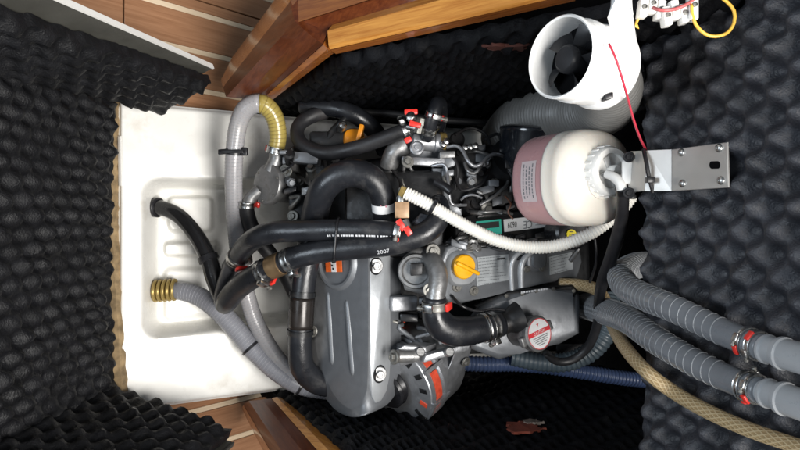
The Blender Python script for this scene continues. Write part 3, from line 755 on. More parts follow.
bm = new(); obox(bm, P(416.5, 269, .983), V(0.010, 0.001, 0), V(0, 0.010, 0), V(0, 0, 0.008), 0.002); build('square_plug', bm, DARK(), th)
bolt(th, P(433, 251, .985), V(0.1, 0.1, 1), L(4.2, .98)); bolt(th, P(430, 290, .955), V(0.1, 0, 1), L(4.2, .955))

# ---- rocker cover
def RT(px, py, h=0.0):
    """top plane of the rocker cover: falls away aft"""
    r = P(px, py, 1.0); n = (V(0.42, -0.10, 0.90)).normalized(); o = P(450, 270, 1.0) + n * h; return r * (o.dot(n) / r.dot(n))
RN = V(0.42, -0.10, 0.90).normalized()
bm = new()
slab(bm, [RT(441, 300), RT(441, 262), RT(447, 248), RT(457, 243), RT(478, 247), RT(580, 241), RT(583, 262), RT(578, 278), RT(520, 289), RT(480, 299), RT(460, 305)], -RN * 0.07, 0.006, 4)
rock = build('rocker_cover', bm, PAINT(), eng)
# raised filler boss with oil cap
bm = new(); lathe(bm, RT(461, 268), RN, [(0.032, -0.006), (0.030, 0.006), (0.026, 0.010), (0, 0.010)], 32, sup=2.6, xd=V(1, 0, 0)); build('filler_boss', bm, PAINT2(), rock)
bm = new(); oc = RT(461.5, 266, 0.010)
lathe(bm, oc, RN, [(0.0195, 0.0), (0.0205, 0.003), (0.0205, 0.010), (0.0185, 0.0125), (0.0, 0.0125)], 40)
cap = build('oil_cap', bm, YEL(), rock)
d_ = (RT(478, 273) - RT(454, 261)).normalized()
bm = new(); obox(bm, oc + RN * 0.0145 + d_ * 0.004, d_ * 0.0245, RN.cross(d_) * 0.0034, RN * 0.0042, 0.0028, 3); 
build('cap_grip', bm, YEL(), rock)
for px, py in ((457, 287), (474, 291)): bolt(rock, RT(px, py, 0.001), RN, L(3, 1.0))
# nameplates
def lab(pts, name, m, h=0.0006, par=None):
    bm = new(); slab(bm, [RT(*p, h) for p in pts], -RN * 0.001); return build(name, bm, m, par or rock)
lab([(475, 257.5), (508.5, 254.2), (509.5, 280), (477, 286)], 'nameplate', PLATE(), 0.0012)
lab([(549, 257), (572, 252), (573, 269), (550, 275)], 'nameplate', PLATE(), 0.0012)
def lines(x0, y0, x1, y1, xe, ye, n, m, skip=()):
    for i in range(n):
        if i in skip: continue
        t = (i + .5) / n; a = (x0 + (xe - x0) * t, y0 + (ye - y0) * t); l = 0.70 + 0.28 * random.random()
        q0 = RT(a[0] + 1.5, a[1], 0.0018); q1 = RT(a[0] + (x1 - x0) * l - 1.5, a[1] + (y1 - y0) * l, 0.0018); w = (q1 - q0).normalized()
        bm = new(); k = 0
        segs = 4
        L_ = (q1 - q0).length
        u = 0.0
        while u < L_ - 0.002:
            ln = random.uniform(0.002, 0.006); e = min(u + ln, L_)
            obox(bm, q0 + w * (u + e) / 2, w * (e - u) / 2, RN.cross(w) * 0.00045, RN * 0.0001); u = e + 0.0012
        build('plate_lettering', bm, m, rock)
lines(475, 257.5, 508.5, 254.2, 477, 286, 9, INKG()); lines(549, 257, 572, 252, 550, 275, 6, INKG())
bm = new(); obox(bm, RT(501, 258.6, 0.002), (RT(505, 258.2) - RT(497, 259)) * .5, RN.cross(RT(505, 258.2) - RT(497, 259)).normalized() * 0.0013, RN * 0.0002); build('plate_lettering', bm, INK(), rock)
# raised web and small round cover between the plates
bm = new(); tube(bm, path([(512, 290, .985, 2.4), (511, 268, .985, 2.6), (514, 258, .985, 2.6), (520, 252, .99, 2.4)], 0.004), 10); build('cast_web', bm, PAINT2(), rock)
bm = new(); tube(bm, path([(521, 287, .99, 3.0), (521, 268, .985, 3.2), (524, 259, .985, 3.0), (531, 252, .99, 2.8)], 0.004), 10); build('cast_web', bm, PAINT2(), rock)
bm = new(); lathe(bm, RT(536, 260), RN, [(0.021, -0.004), (0.021, 0.004), (0.018, 0.006), (0.014, 0.006), (0.013, 0.010), (0, 0.010)], 28, sup=3, xd=V(1, 0, 0)); build('breather_cover', bm, PAINT(), rock)
for px, py in ((527, 269), (542, 268)): bolt(rock, RT(px, py, 0.006), RN, L(2.2, 1.03))

# ---- intake side: black rail with teal and white labels (seen above the rocker cover)
HN = V(0.25, 0.25, 0.93).normalized()
def HT(px, py, h=0.0):
    r = P(px, py, 1.0); o = P(500, 228, 1.035) + HN * h; return r * (o.dot(HN) / r.dot(HN))
bm = new(); slab(bm, [HT(455, 222), HT(470, 214), HT(585, 206), HT(588, 236), HT(575, 243), HT(455, 249)], -HN * 0.06, 0.004, 3)
head = build('cylinder_head', bm, DARK(), eng)
def hlab(pts, name, m, h=0.001):
    bm = new(); slab(bm, [HT(*p, h) for p in pts], -HN * 0.001); return build(name, bm, m, head)
hlab([(476, 221.5), (501, 219.0), (502, 233.5), (477, 236)], 'teal_label', TEAL())
hlab([(476.5, 223.5), (499, 221), (499.4, 227), (477, 229.5)], 'label_print', INK(), 0.0014)
hlab([(503.5, 219.5), (553, 214.5), (554, 226), (504.5, 232)], 'white_label', PAPER())
ux = HT(505, 228) - HT(550, 223); uy = HT(530, 228) - HT(530, 217)
text_flat(head, 'label_print', '0609', L(9.5, 1.03), HT(517, 221.2, 0.0018), ux, uy, INK(), 0.55)
text_flat(head, 'label_print', 'CE', L(12, 1.03), HT(532.5, 220.2, 0.0018), ux, uy, INKG(), 0.72)
for i in range(3):
    bm = new(); obox(bm, HT(543, 219 + 2.6 * i, 0.0018), (HT(551, 218) - HT(536, 219.5)) * 0.5, HN.cross(ux).normalized() * 0.0004, HN * 0.0001); build('label_print', bm, INKG(), head)
bm = new(); obox(bm, HT(492, 215, 0.004), (HT(505, 213) - HT(478, 216)) * .55, V(0, 0.004, 0), HN * 0.004, 0.002); build('fuel_rail', bm, DARK(), head)
for px, py in ((460, 246), (469, 247), (478, 248), (511, 238), (518, 241), (528, 243), (547, 237), (551, 231), (543, 240), (462, 236), (470, 240)):
    bolt(head, HT(px, py, 0.003), HN + V(random.uniform(-.3, .3), random.uniform(-.3, .3), 0), L(random.uniform(2, 3.2), 1.03), m=random.choice([BOLT(), DARK(), ALUD()]))
for px, py in ((462, 242), (520, 238), (540, 236)):
    bm = new(); obox(bm, HT(px, py, 0.004), V(0.010, 0.002, 0), V(0, 0.006, 0), V(0, 0, 0.008), 0.002); build('injector_clamp', bm, DARK(), head)
# solenoid with the yellow sticker
bm = new(); lathe(bm, P(572, 232, 1.0), V(0.15, 0.1, 1), [(0.030, -0.05), (0.030, 0.002), (0.026, 0.006), (0, 0.006)], 26); sol = build('fuel_solenoid', bm, PLAS(), eng)
bm = new(); lathe(bm, P(571.5, 234.5, .99), V(0.15, 0.1, 1), [(0.0085, 0), (0.0085, 0.0008), (0, 0.0008)], 24); build('yellow_sticker', bm, mat('yellow_sticker', (0.75, 0.6, 0.01), .5), sol)
for i in range(3):
    bm = new(); obox(bm, P(571.5, 231.8 + 2.6 * i, .9885), V(0.004 - abs(i - 1) * .001, 0, 0), V(0, 0.0006, 0), V(0.0, 0, 0.0003)); build('sticker_print', bm, INK(), sol)

# ---- heat exchanger tank with filler cap
bm = new()
slab(bm, [P(466, 326, 1.035), P(480, 306, 1.035), P(505, 294, 1.045), P(545, 288, 1.06), P(575, 287, 1.075), P(580, 296, 1.07), P(580, 334, 1.07), P(560, 345, 1.06), P(520, 354, 1.045), P(499, 361, 1.04), P(470, 350, 1.035)], V(0.02, 0.0, -0.11), 0.012, 4)
tank = build('heat_exchanger', bm, PAINT(), eng)
bm = new(); slab(bm, [P(473, 305, 1.045), P(508, 291, 1.05), P(572, 285, 1.07), P(580, 290, 1.08), P(575, 297, 1.07), P(510, 302, 1.045), P(480, 315, 1.04)], V(0.01, 0, -0.03), 0.005, 3); build('tank_lid', bm, DARK(), tank)
for px, py in ((506, 296), (522, 294), (536, 291), (553, 289), (573, 291)): bolt(tank, P(px, py, 1.045 + (px - 506) * .0004), V(0.2, 0.2, 1), L(2.2, 1.05), washer=False)
rl = random.Random(5); u = 0.0; bm = new(); w = V(1, 0.12, -0.2).normalized()
while u < 0.05:
    ln = rl.uniform(.0015, .004); obox(bm, P(521, 292.6, 1.043) + w * (u + ln / 2), w * ln / 2, V(0, .0016, 0), V(0, 0, .0003)); u += ln + .0014
build('cast_lettering', bm, INKW(), tank)
bm = new(); lathe(bm, P(507, 322, 1.015), V(0.92, 0.3, -0.2), [(0.0185, -0.02), (0.0185, 0.0), (0.021, 0.004), (0.025, 0.016), (0.028, 0.024)], 26); build('inlet_neck', bm, DARK(), tank)
CN = V(0.52, 0.10, 0.85).normalized(); cc = P(536, 333.5, 1.015)
bm = new(); lathe(bm, cc, CN, [(0.024, -0.045), (0.024, -0.012), (0.030, -0.010), (0.030, -0.004), (0.026, -0.003)], 30); build('filler_neck', bm, ALUD(), tank)
bm = new(); lathe(bm, cc, CN, [(0.0285, -0.006), (0.030, -0.003), (0.030, 0.006), (0.0275, 0.0085), (0.0265, 0.0075), (0, 0.0075)], 36); pc = build('pressure_cap', bm, ALUD(), tank)
for sg in (-1, 1):
    e = (CN.cross(V(0, 1, 0)).normalized() * 0.9 + V(0, -0.35, 0)).normalized() * sg
    bm = new(); obox(bm, cc + e * 0.031, e * 0.006, CN.cross(e) * 0.009, CN * 0.005, 0.003); build('cap_ear', bm, ALUD(), tank)
bm = new(); lathe(bm, cc + CN * 0.0078, CN, [(0.0262, 0), (0.0262, 0.0006), (0, 0.0006)], 36); build('cap_label', bm, PAPER(), tank)
cx = V(0.92, 0.25, 0); cx = (cx - CN * cx.dot(CN)).normalized(); cy = CN.cross(cx)
bm = new(); lathe(bm, cc + CN * 0.0086, CN, [(0.0262, 0), (0.0262, 0.0003), (0.0250, 0.0003), (0.0250, 0)], 36, cap=False); build('label_ring', bm, INKR(), tank)
bm = new(); obox(bm, cc + CN * 0.0088 + cy * 0.003, cx * 0.0245, cy * 0.0036, CN * 0.0002); build('label_band', bm, INKR(), tank)
text_flat(tank, 'cap_lettering', 'CAUTION', 0.0072, cc + CN * 0.0092 + cy * 0.0005 - cx * 0.0135, cx, cy, PAPER(), 0.82)
bm = new(); lathe(bm, cc + CN * 0.0088 + cy * 0.016, CN, [(0.0028, 0), (0.0028, 0.0003), (0, 0.0003)], 3); build('label_print', bm, INKR(), tank)
for i in range(5):
    bm = new(); w_ = (0.017, 0.016, 0.0145, 0.012, 0.007)[i]; obox(bm, cc + CN * 0.0088 - cy * (0.0045 + 0.0034 * i), cx * w_, cy * 0.0006, CN * 0.0001); build('label_print', bm, INKG(), tank)
bm = new(); tube(bm, path([(545, 352, 1.03, 2), (556, 359, 1.06, 2.2), (575, 360, 1.09, 2.2)], 0.004), 8); build('overflow_pipe', bm, DARK(), tank)

# ---- upper clutter: injection pump, pipes, filter mounts
bm = new(); slab(bm, [P(404, 150, 1.06), P(408, 137, 1.05), P(424, 136, 1.05), P(442, 139, 1.06), P(444, 152, 1.06), P(440, 163, 1.07), P(406, 163, 1.07)], V(0.01, 0, -0.06), 0.004, 3); fp = build('water_outlet_casting', bm, ALU(), eng)
bm = new(); lathe(bm, P(420, 142, 1.035), V(1, -0.05, -0.1), [(0.012, -0.014), (0.015, -0.012), (0.015, 0.024), (0.017, 0.026), (0.017, 0.034), (0.012, 0.036), (0, 0.036)], 22); build('outlet_barrel', bm, ALU(), fp)
bm = new(); lathe(bm, P(441.5, 142, 1.04), V(1, -0.05, -0.1), [(0.0145, -0.006), (0.0165, -0.004), (0.0165, 0.006), (0.0135, 0.008), (0, 0.008)], 22); build('brass_union', bm, BRASS(), fp)
bm = new(); lathe(bm, P(417, 148, 1.02), V(0, 0.1, 1), [(0.012, -0.01), (0.012, 0.002), (0.009, 0.004), (0.0088, 0.001), (0.004, 0.001), (0.004, 0.004), (0, 0.004)], 20); build('round_boss', bm, ALU(), fp)
bm = new(); obox(bm, P(423, 162, 1.03), V(0.037, -0.002, 0), V(0, 0.007, 0), V(0, 0, 0.010), 0.003); build('flange', bm, ALU(), fp)
bolt(fp, P(408, 162, 1.01), V(0, 0.1, 1), L(3.5, 1.0), h=1.3)
bm = new(); tube(bm, path([(388, 168, 1.06, 9), (395, 152, 1.05, 10), (405, 145, 1.05, 10)], 0.004), 16); build('outlet_neck', bm, ALUD(), eng)
bm = new(); obox(bm, P(474, 178, 1.10), V(0.065, 0, 0), V(0, 0.055, 0), V(0, 0, 0.05), 0.010); inj = build('injection_pump', bm, DARK(), eng)
rnd = random.Random(3)
for k in range(46):
    px, py = rnd.uniform(440, 512), rnd.uniform(146, 213); d = rnd.uniform(1.035, 1.075); m_ = rnd.choice([DARK, DARK, PLAS, ALUD, PAINT])()
    bm = new(); s_ = rnd.uniform(0.004, 0.011)
    if k % 2: obox(bm, P(px, py, d), V(s_, s_ * rnd.uniform(-.4, .4), 0), V(0, s_ * rnd.uniform(.5, 1), 0), V(0, 0, 0.014), 0.0018)
    else: lathe(bm, P(px, py, d), V(rnd.uniform(-.6, .6), rnd.uniform(-.6, .6), 1), [(s_, -0.015), (s_, 0.004), (s_ * .8, 0.006), (s_ * .8, 0.012), (0, 0.012)], rnd.choice([6, 14]))
    build(rnd.choice(['pump_fitting', 'pump_union']), bm, m_, inj)
bm = new(); lathe(bm, P(475, 204, 1.03), HN, [(0.021, -0.02), (0.021, 0.0), (0.018, 0.003), (0.017, 0.0), (0.010, 0.0), (0.009, 0.006), (0, 0.006)], 26); build('pump_governor', bm, DARK(), inj)
bm = new(); tube(bm, path([(461, 200, 1.02, 1.2), (466, 196, 1.015, 1.3), (474, 195, 1.012, 1.3), (482, 198, 1.015, 1.2)], 0.003), 8); build('governor_spring', bm, ALU(), inj)
pipes = [[(447, 147, 1.03), (456, 146, 1.02), (463, 151, 1.01), (468, 161, 1.0), (474, 166, 1.0), (481, 164, 1.0), (488, 157, 1.01), (496, 154, 1.02), (506, 157, 1.05)],
         [(462, 152, 1.05), (475, 151, 1.04), (486, 154, 1.04), (498, 160, 1.06)],
         [(465, 163, 1.03), (468, 171, 1.02), (474, 173.5, 1.02), (479, 169, 1.02), (483, 162, 1.03)],
         [(432, 166, 1.02), (444, 164.5, 1.01), (447, 172, 1.01), (448.5, 186, 1.0), (450, 200, 1.0), (454, 205, 1.0), (466, 205, 1.02)],
         [(480, 205, 1.02), (490, 199, 1.02), (500, 192, 1.03), (508, 182, 1.05), (507, 168, 1.06)],
         [(470, 212, 1.03), (485, 212, 1.02), (500, 211, 1.03), (512, 214, 1.05)]]
for i, pp in enumerate(pipes):
    bm = new(); tube(bm, path([(x, y, d, 1.9 if i != 3 else 1.6) for x, y, d in pp], 0.004), 10); build('fuel_pipe', bm, ALU() if i in (0, 3) else ALUD(), eng)
for px, py in ((465, 148), (470, 147.5), (475, 146.5), (443, 145), (446, 142)):
    bm = new(); lathe(bm, P(px, py, 1.02), V(0.1, 0.2, 1), [(0.0042, -0.02), (0.0042, 0.0), (0.0052, 0.001), (0.0052, 0.007), (0.003, 0.008), (0, 0.008)], 8); build('injector_nut', bm, STEEL(), eng)
bm = new(); tube(bm, path([(436, 182, 1.0, 4.5), (445, 187, .99, 4.5), (451, 192, .985, 4)], 0.004), 12); build('sensor_plug', bm, PLAS(), eng)
for a in ([(440, 150, 1.02), (452, 156, 1.02), (458, 170, 1.03), (455, 190, 1.03)], [(455, 135, 1.08), (470, 128, 1.10), (485, 134, 1.10), (490, 145, 1.08)], [(485, 140, 1.09), (497, 134, 1.1), (506, 142, 1.1)], [(500, 165, 1.05), (512, 176, 1.03), (512, 192, 1.03)], [(488, 176, 1.04), (478, 186, 1.02), (462, 190, 1.02), (456, 178, 1.03)]):
    bm = new(); tube(bm, path([(x, y, d, 1.6) for x, y, d in a], 0.004), 8); build('wiring_loom', bm, RUBC(), eng)
bm = new(); lathe(bm, P(457, 140, 1.09), V(0, 0.2, 1), [(0.014, -0.02), (0.014, 0.004), (0.010, 0.008), (0, 0.008)], 16); build('rubber_boot', bm, RUBC(), eng)
# air filter: black drum
bm = new(); lathe(bm, P(531, 158, 1.06), V(0.06, 1, 0.16), [(0.050, -0.02), (0.058, 0.0), (0.0585, 0.045), (0.0595, 0.048), (0.0585, 0.052), (0.050, 0.056), (0, 0.056)], 40); build('air_filter', bm, mat('gloss_black_drum', (0.010, 0.012, 0.016), 0.20, var=.1, coat=.4), eng)
bm = new(); tube(bm, path([(512, 158, 1.05, 22), (500, 172, 1.09, 20), (500, 190, 1.12, 20)], 0.006), 18); build('intake_pipe', bm, DARK(), eng)

# ---- raw water pump
PN = V(-0.62, 0.06, 0.78).normalized(); pc0 = P(267, 184, 1.085)
bm = new(); lathe(bm, pc0, PN, [(0.030, -0.05), (0.030, -0.016), (0.036, -0.014), (0.0375, -0.011), (0.0375, 0.0), (0.036, 0.002), (0, 0.002)], 36); wp = build('raw_water_pump', bm, ALUD(), eng)
for k in range(6):
    a = k * math.pi / 3 + 0.3; e1 = PN.cross(LAT).normalized(); e2 = PN.cross(e1)
    bolt(wp, pc0 + PN * 0.002 + (e1 * math.cos(a) + e2 * math.sin(a)) * 0.031, PN, 0.0022, washer=False)
bm = new(); lathe(bm, P(289, 184, 1.115), PN, [(0.020, -0.05), (0.020, 0.0), (0.026, 0.002), (0.026, 0.016), (0.020, 0.018)], 28); build('pump_bearing_housing', bm, ALUD(), wp)
bm = new(); lathe(bm, P(307, 184, 1.15), PN, [(0.022, -0.05), (0.022, 0.0), (0.027, 0.004), (0.027, 0.02), (0.0, 0.02)], 28); build('pump_drive_boss', bm, ALUD(), wp)
bm = new(); tube(bm, path([(270, 172, 1.09, 7), (276, 160, 1.09, 7.5), (277, 148, 1.09, 7.5)], 0.004), 16); build('pump_inlet', bm, ALUD(), wp)
bm = new(); tube(bm, path([(260, 190, 1.10, 6), (251, 198, 1.10, 6.5), (248, 208, 1.10, 6.5)], 0.004), 16); build('pump_outlet', bm, ALUD(), wp)
bm = new(); slab(bm, [P(284, 170, 1.09), P(279, 160, 1.09), P(292, 147, 1.09), P(296, 160, 1.09), P(298, 172, 1.09)], V(0, 0, -0.03), 0.003, 2); build('pump_bracket', bm, mat('dull_grey_bracket', (0.17, 0.165, 0.16), 0.6, 0.3, var=0.2, vscale=40, bump=0.2), eng)
bm = new(); obox(bm, P(307, 159, 1.08), V(0.023, -0.002, 0), V(0.001, 0.010, 0), V(0, 0, 0.02), 0.003); build('engine_mount_plate', bm, PAINT(), eng)
bm = new(); lathe(bm, P(303, 170, 1.13), V(-0.3, 0, 1), [(0.05, -0.03), (0.05, 0.0), (0.046, 0.004), (0, 0.004)], 30); build('crank_pulley', bm, DARK(), eng)
bm = new(); obox(bm, P(303, 207, 1.12), V(0.018, 0, 0), V(0, 0.024, 0), V(0, 0, 0.05), 0.004); build('timing_bracket', bm, DARK(), eng)
bolt(eng, P(293, 216, 1.07), V(-0.3, 0, 1), L(3.4, 1.07)); bolt(eng, P(286, 171, 1.075), V(-0.3, 0, 1), L(4, 1.07))
# orange dipstick handle and its tube
bm = new(); lathe(bm, P(354, 139, 1.09), V(-0.1, 0.3, 1), [(0.016, -0.02), (0.019, -0.01), (0.019, 0.004), (0.016, 0.008), (0, 0.008)], 24, sup=3, xd=V(1, 0, 0)); dp = build('dipstick_cap', bm, ORA(), eng)
bm = new(); obox(bm, P(360, 134, 1.07), V(0.004, 0.016, 0), V(0.004, -0.001, 0), V(0, 0, 0.010), 0.002); build('dipstick_tab', bm, ORA(), eng)
bm = new(); tube(bm, path([(326, 145, 1.10, 3), (332, 132, 1.09, 3.5), (340, 124, 1.08, 4), (345, 118, 1.08, 3)], 0.004), 10); build('cable_bracket', bm, DARK(), eng)
bm = new(); lathe(bm, P(343, 125, 1.06), V(0.3, 0.2, 1), [(0.007, -0.02), (0.007, 0.002), (0.004, 0.005), (0, 0.005)], 12); build('cable_nut', bm, STEEL(), eng)
bm = new(); obox(bm, P(330, 143, 1.12), V(0.035, 0, 0), V(0, 0.018, 0), V(0, 0, 0.03), 0.006); build('starter_end', bm, DARK(), eng)
# engine feet on the tray
for px, py in ((330, 168), (340, 350), (560, 350), (560, 170)):
    bm = new(); obox(bm, P(px, py, 1.27), V(0.03, 0, 0), V(0, 0.03, 0), V(0, 0, 0.08), 0.006); build('engine_foot', bm, DARK(), eng)

# ---- denser castings, unions and brackets in the middle of the engine
rnd = random.Random(11)
for k in range(70):
    zone = k % 5
    if zone == 0: px, py, d = rnd.uniform(394, 446), rnd.uniform(166, 222), rnd.uniform(1.02, 1.05)
    elif zone == 1: px, py, d = rnd.uniform(440, 515), rnd.uniform(148, 214), rnd.uniform(1.02, 1.06)
    elif zone == 2: px, py, d = rnd.uniform(448, 580), rnd.uniform(236, 252), rnd.uniform(0.995, 1.02)
    elif zone == 3: px, py, d = rnd.uniform(392, 446), rnd.uniform(296, 348), rnd.uniform(1.03, 1.07)
    else: px, py, d = rnd.uniform(284, 312), rnd.uniform(150, 232), rnd.uniform(1.05, 1.09)
    m_ = rnd.choice([DARK, PAINT, PAINT, ALUD, ALUD, PLAS, BOLT])(); bm = new(); s_ = rnd.uniform(0.004, 0.010)
    ax_ = V(rnd.uniform(-.7, .7), rnd.uniform(-.7, .7), 1)
    if k % 3 == 0: obox(bm, P(px, py, d), V(s_ * 1.6, s_ * rnd.uniform(-.5, .5), 0), V(0, s_ * rnd.uniform(.5, .9), 0), V(0, 0, 0.016), 0.002); nm = 'casting_lug'
    elif k % 3 == 1: lathe(bm, P(px, py, d), ax_, [(s_, -0.02), (s_, 0.0), (s_ * 1.15, 0.001), (s_ * 1.15, 0.005), (s_ * .7, 0.007), (s_ * .7, 0.012), (0, 0.012)], rnd.choice([6, 16])); nm = 'engine_union'
    else:
        q0 = P(px, py, d); q1 = q0 + V(rnd.uniform(-.02, .02), rnd.uniform(-.02, .02), 0.006); q2 = q1 + V(rnd.uniform(-.025, .025), rnd.uniform(-.02, .02), -0.012)
        tube(bm, Path([(q0 - V(0, 0, .02), s_ * .42), (q0, s_ * .42), (q1, s_ * .42), (q2, s_ * .42)], .004), 10); nm = 'small_pipe'
    build(nm, bm, m_, eng)
bm = new(); slab(bm, [P(432, 168, 1.03), P(446, 168, 1.03), P(450, 204, 1.03), P(462, 208, 1.03), P(462, 216, 1.03), P(444, 214, 1.03), P(436, 200, 1.03)], V(0, 0, -.02), .003, 2); build('bracket_plate', bm, PAINT(), eng)
bm = new(); slab(bm, [P(395, 172, 1.045), P(430, 170, 1.045), P(434, 200, 1.045), P(412, 214, 1.045), P(395, 204, 1.045)], V(0, 0, -.03), .006, 3); build('inlet_manifold', bm, PAINT(), eng)
# ================================================================== HOSES
# ---- clear ribbed hose, yellowed at the pump end
clear_pts = [(275, 154, 1.085, 8), (278, 136, 1.08, 8.5), (274, 116, 1.07, 9), (262, 104, 1.06, 9.5), (247, 108, 1.06, 9.5), (238, 126, 1.07, 9), (234, 160, 1.08, 8.8), (234, 200, 1.10, 8.6), (237, 240, 1.12, 8.4),
             (241, 268, 1.13, 8.2), (247, 295, 1.14, 8.2), (255, 320, 1.15, 8.2), (268, 345, 1.15, 8.2), (284, 366, 1.15, 8.2), (304, 382, 1.15, 8), (330, 387, 1.16, 8)]
pa = path(clear_pts, 0.004); S1 = pa.near(260, 104)
def cut(pa, s0, s1):
    q = Path.__new__(Path); idx = [i for i, s in enumerate(pa.s) if s0 <= s <= s1]
    for k in 'prtnbs': setattr(q, k, [getattr(pa, k)[i] for i in idx])
    q.s = [s - q.s[0] for s in q.s]; return q
bm = new(); tube(bm, cut(pa, S1 - 0.002, 9), 18, rad=lambda s, r: r)
h1 = build('ribbed_hose', bm, CLEAR(), sharp=60, doubles=False, recalc=False, label='clear wire-reinforced hose arching over the white tray into the water pump', category='hose')
bm = new(); tube(bm, cut(pa, 0, S1), 18); build('yellowed_section', bm, OLIVE(), h1, sharp=60, doubles=False, recalc=False)
bm = new(); tube(bm, helix(pa, 0.0060, 0.0, 0.0006, S1, per=12), 5, cap=False); build('wire_spiral', bm, SPIR(), h1, doubles=False, recalc=False)
bm = new(); tube(bm, helix(pa, 0.0072, 0.0, 0.0008, 0.0, S1, per=12), 5, cap=False); build('wire_spiral', bm, mat('olive_spiral', (0.24, 0.18, 0.05), .4), h1, doubles=False, recalc=False)
s_ = pa.near(234, 153); p, t, n, b, r = pa.at(s_)
ct = ziptie(h1, p, t, r, w=0.0035, head=V(1, 0.1, 0.6))
bm = new(); obox(bm, p + V(-0.016, 0, 0.012), V(0.009, 0.001, 0), V(0, 0.0045, 0), V(0, 0, 0.0045), 0.0015); obox(bm, p + V(0.020, 0.001, 0.006), V(0.005, 0, 0), V(0, 0.007, 0), V(0, 0, 0.005), 0.0015); obox(bm, p + V(0, 0, 0.0165), V(0.02, 0, 0), V(0, 0.003, 0), V(0, 0, 0.002), 0.0008)
build('cable_tie_block', bm, PLAS(), h1)
clamp(h1, pa, 0.006, 2.6, red=True, redang=1.2)

# ---- grey drain hose with brass coil end
h2, pa = hose('drain_hose', [(168, 291, 1.165, 8.5), (180, 291, 1.16, 9), (198, 296, 1.155, 9.5), (216, 308, 1.15, 10), (236, 329, 1.15, 10), (256, 352, 1.15, 10), (280, 373, 1.15, 10), (302, 385, 1.155, 10), (330, 391, 1.18, 9)], mat('pale_grey_vinyl', (0.21, 0.215, 0.24), .28, var=.12, sss=.05), 'pale grey hose with a brass coil end lying in the white well', step=0.004, seg=18)
bm = new(); tube(bm, helix(pa, 0.0062, 0.0, 0.0007, 0.03, per=12), 5, cap=False); build('wire_spiral', bm, mat('grey_spiral', (0.28, .285, .31), .35), h2, doubles=False, recalc=False)
for k in range(5):
    p = P(156 + 4.6 * k, 291 - 0.3 * k, 1.155); bm = new()
    q = Path([(p + V(0.0015 * math.sin(a), 0, 0) + (LAT * math.cos(a) + V(0, 0, 1) * math.sin(a)) * L(9.6, 1.16), 0.0034) for a in [2 * math.pi * i / 24 for i in range(25)]], 0.004)
    tube(bm, q, 8); build('brass_coil', bm, BRASS(), h2, doubles=False, recalc=False)
bm = new(); lathe(bm, P(153, 291.3, 1.158), V(1, 0.02, 0), [(0.013, 0), (0.0165, 0.001), (0.0165, 0.04), (0.012, 0.041)], 20); build('brass_sleeve', bm, BRASS(), h2)
for px, py in ((251, 347), (301, 384)):
    p, t, n, b, r = pa.at(pa.near(px, py)); ziptie(h2, p, t, r * 1.08)

# ---- black pipe from the well wall
h3, pa = hose('drain_pipe', [(144, 207, 1.165, 8), (152, 207, 1.16, 8), (165, 209, 1.15, 7.6), (180, 217, 1.14, 7.8), (195, 234, 1.13, 8), (207, 255, 1.12, 8.4), (214, 276, 1.115, 9), (221, 297, 1.115, 8), (226, 306, 1.12, 7)], mat('glossy_black_pipe', (0.012, 0.012, 0.013), .22, var=.2), 'glossy black plastic pipe curving out of the side of the white well', category='pipe', seg=20)
for px, py, k in ((156, 207, 1.28), (209, 257, 1.22)):
    p, t, n, b, r = pa.at(pa.near(px, py)); bm = new(); lathe(bm, p, t, [(r, -0.006), (r * k, -0.005), (r * k, 0.004), (r * 1.1, 0.006), (r, 0.006)], 22); build('collar', bm, PLAS(), h3)

# ---- big moulded coolant hose: the U and the long leg
h4, pa = hose('coolant_hose', [(384, 226, 1.0, 11), (384, 206, .985, 12), (380, 190, .975, 13), (370, 178, .97, 13.8), (354, 173, .97, 14.2), (337, 177, .975, 14.2), (323, 190, .985, 14), (316, 210, 1.01, 13.5), (312, 236, 1.03, 13), (307, 262, 1.035, 12.4), (303, 290, 1.035, 12), (301, 320, 1.035, 12), (300, 350, 1.04, 12), (303, 368, 1.05, 12.5), (316, 381, 1.07, 12.5), (334, 386, 1.09, 12)], RUB(), 'thick black moulded coolant hose looping above the belt cover', seg=24, wob=0.015)
s_ = pa.near(384, 205); p, t, n, b, r = pa.at(s_)
bm = new(); lathe(bm, p, t, [(r * .98, -0.007), (r * 1.03, -0.007), (r * 1.03, 0.007), (r * .98, 0.007)], 28); st = build('paper_sleeve', bm, PAPER(), h4)
bm = new(); e = (n * math.cos(-.1) + b * math.sin(-.1))
for i in range(3): obox(bm, p + V(0, 0, 1) * (r * 1.045) + V(-0.004 + 0.004 * i, 0.002 - 0.001 * i, 0), V(0.0014, 0, 0), V(0, 0.003, 0), V(0, 0, 0.0005))
build('sleeve_print', bm, mat('pale_red_ink', (.5, .2, .25), .6), h4)
q = cut(pa, pa.near(302, 297), pa.near(301, 326)); q.r = [r * 1.05 for r in q.r]
bm = new(); tube(bm, q, 24); build('heat_sleeve', bm, mat('bronze_sleeve', (0.022, 0.018, 0.016), .3, .3, var=.3), h4, doubles=False, recalc=False)
for px, py in ((303, 292), (300, 330)): 
    p, t, n, b, r = pa.at(pa.near(px, py)); ziptie(h4, p, t, r * 1.05, w=0.004, m=DARK())

